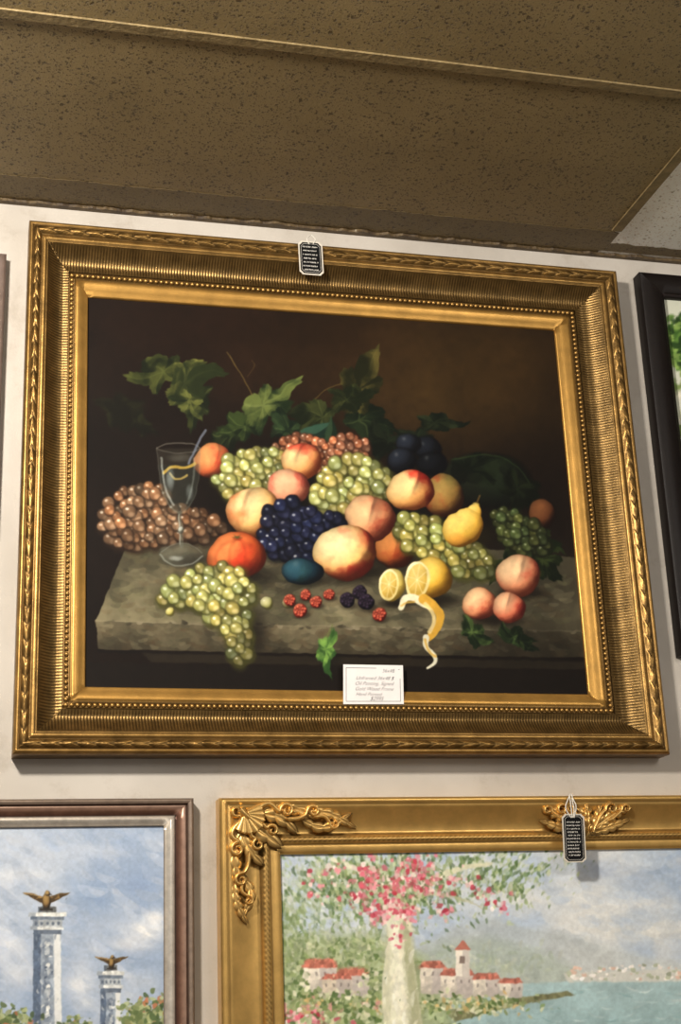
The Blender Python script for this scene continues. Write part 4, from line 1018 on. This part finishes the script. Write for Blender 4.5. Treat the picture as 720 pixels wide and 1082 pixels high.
def price_tag(q, dep, nrows, string_pts, label):
    """q: four corners TL TR BR BL of the card; corners are notched"""
    q = np.array(q, float)
    def outline(ins, ch):
        hh = []
        for i in range(4):
            p = q[i]; a = q[(i-1) % 4]; b = q[(i+1) % 4]
            ua = (a-p)/np.linalg.norm(a-p); ub = (b-p)/np.linalg.norm(b-p); p2_ = p+(ua+ub)*ins
            hh += [tuple(p2_+ua*ch), tuple(p2_+(ua+ub)*ch*.55), tuple(p2_+ub*ch)]
        return hh
    V, F = plate(outline(0, 3.2), dep, .0012)
    mn, mx = V.min(0), V.max(0); o = np.array([(mn[0]+mx[0])/2, mx[1], mn[2]])
    e_ = thing('price_tag', o, label, 'price tag')
    mk('card', V, F, M_tagp, e_, smooth=False)
    V, F = plate(outline(1.35, 3.2), dep+.0011, .0003)
    mk('printed_panel', V, F, M_black, e_, smooth=False)
    inn = outline(2.9, 2.6)
    segs = [(inn[i][0], inn[i][1], inn[(i+1) % 12][0], inn[(i+1) % 12][1]) for i in range(12)]
    V, F = lines_mesh(segs, dep+.0017, .0005)
    mk('border', V, F, M_white, e_, smooth=False)
    rs = random.Random(4); segs = []
    def at(u, v):
        p = (q[0]*(1-u)+q[1]*u)*(1-v)+(q[3]*(1-u)+q[2]*u)*v; return p
    wpx = np.linalg.norm(q[1]-q[0])
    for r_ in range(nrows):
        v = .17+.68*r_/(nrows-1); x = 4.2+rs.uniform(0, 1.6); xe = wpx-4.2-rs.uniform(0, 2)
        while x < xe-1:
            w = rs.uniform(.6, 1.2); hgt = rs.uniform(1.0, 1.8)
            a = at(x/wpx, v); segs.append((a[0], a[1]+hgt/2, a[0]+w*.4, a[1]-hgt/2)); segs.append((a[0]+w*.4, a[1]-hgt/2, a[0]+w, a[1]+rs.uniform(-.2, .8)))
            x += w+rs.uniform(.35, .8)
            if rs.random() < .12: x += 1.
    V, F = lines_mesh(segs, dep+.0018, .0009)
    mk('lettering', V, F, M_white, e_, smooth=False)
    VV, FF = [], []; off = 0
    for sp in string_pts:
        V, F = tube([W(x, y, d) for x, y, d in sp], .0012); VV.append(V); FF.append(F+off); off += len(V)
    mk('string', np.concatenate(VV), np.concatenate(FF), M_string, e_)
    return e_
price_tag([(315, 254), (340.5, 256), (342.5, 291.5), (317, 289.5)], .068, 7,
          [[(327, 258, .0705), (324, 253, .070), (326, 250, .068), (328, 248.5, .066)], [(331, 258, .0705), (334, 253.5, .070), (332, 250.5, .068), (329, 248.5, .066)]],
          'black price tag with pale border hanging on the antique gold frame')
price_tag([(594, 860), (617.5, 860), (620, 911), (596.5, 911.5)], .066, 11,
          [[(604, 864, .0685), (597, 854, .066), (600, 846, .062), (603, 839, .056)], [(607, 864, .0685), (610, 852, .066), (606, 845, .062), (604, 839, .056)], [(605, 864, .069), (604, 855, .067), (603, 846, .063), (602, 840, .058)], [(606, 864, .069), (607.5, 855, .067), (605, 847, .063), (605, 840, .058)]],
          'black price tag on white string hanging on the bright gold frame')
# info card
cp = [(363, 702), (426, 703), (427, 744), (363, 744)]
V, F = plate(cp, .037, .0012)
mn, mx = V.min(0), V.max(0)
card = thing('information_card', ((mn[0]+mx[0])/2, mx[1], mn[2]), 'small white handwritten card tucked on the lower edge of the frame', 'card')
mk('card', V, F, M_paper, card, smooth=False)
bs = [(366, 705.5, 366, 741), (366, 741, 423.5, 741), (423, 717, 423.5, 741), (366, 705.5, 398, 706), (421, 707.5, 422.5, 707.5)]
V, F = lines_mesh(bs, .0386, .0009); mk('border', V, F, M_ink, card, smooth=False)
def text(s, px, py, dep, size, shear=.3):
    cu = bpy.data.curves.new('t', 'FONT'); cu.body = s; cu.size = size; cu.shear = shear; cu.offset = -.00016
    ob = bpy.data.objects.new('t', cu); col.objects.link(ob)
    dg = bpy.context.evaluated_depsgraph_get(); me = bpy.data.meshes.new_from_object(ob.evaluated_get(dg))
    o = W(px, py, dep); V = np.array([[o[0]+v.co.x, o[1], o[2]+v.co.y] for v in me.vertices]); F = [tuple(p.vertices) for p in me.polygons]
    bpy.data.objects.remove(ob); bpy.data.curves.remove(cu); bpy.data.meshes.remove(me)
    return V, F
VV, FF = [], []; off = 0
for s_, x, y, sz, sh in [('36x48', 404, 710.5, .0105, .2), ('Unframed 36x48 $', 376, 718, .0105, .5), ('Oil Painting, Signed', 375, 723.7, .0105, .5), ('Gold Wood Frame', 375, 729.4, .0105, .5), ('Hand Painted', 376, 735, .0100, .5), ('$2995', 391, 740, .0110, .5)]:
    V, F = text(s_, x, y, .0387, sz, sh); VV.append(V); FF += [tuple(i+off for i in f) for f in F]; off += len(V)
mk('lettering', np.concatenate(VV), FF, M_ink, card, smooth=False)

for o in bpy.data.objects:
    if '_o' in o: del o['_o']

# ================================================================== LIGHTS
def area(name, loc, target, size, power, color):
    l = bpy.data.lights.new(name, 'AREA'); l.shape = 'DISK'; l.size = size; l.energy = power; l.color = color
    o = bpy.data.objects.new(name, l); col.objects.link(o); o.location = loc
    d = Vector(target)-Vector(loc); o.rotation_euler = d.to_track_quat('-Z', 'Y').to_euler(); return o
area('key_light', (-.55, -1.9, H-.12), (.95, 0, 2.3), .24, 74, (1., .93, .83))
area('room_light', (1.9, -3.0, 3.0), (.9, 0, 2.3), 1.2, 32, (1., .94, .86))
w = bpy.data.worlds.new('world'); scene.world = w; w.use_nodes = True
bg = w.node_tree.nodes['Background']; bg.inputs[0].default_value = (1., .93, .84, 1); bg.inputs[1].default_value = .32
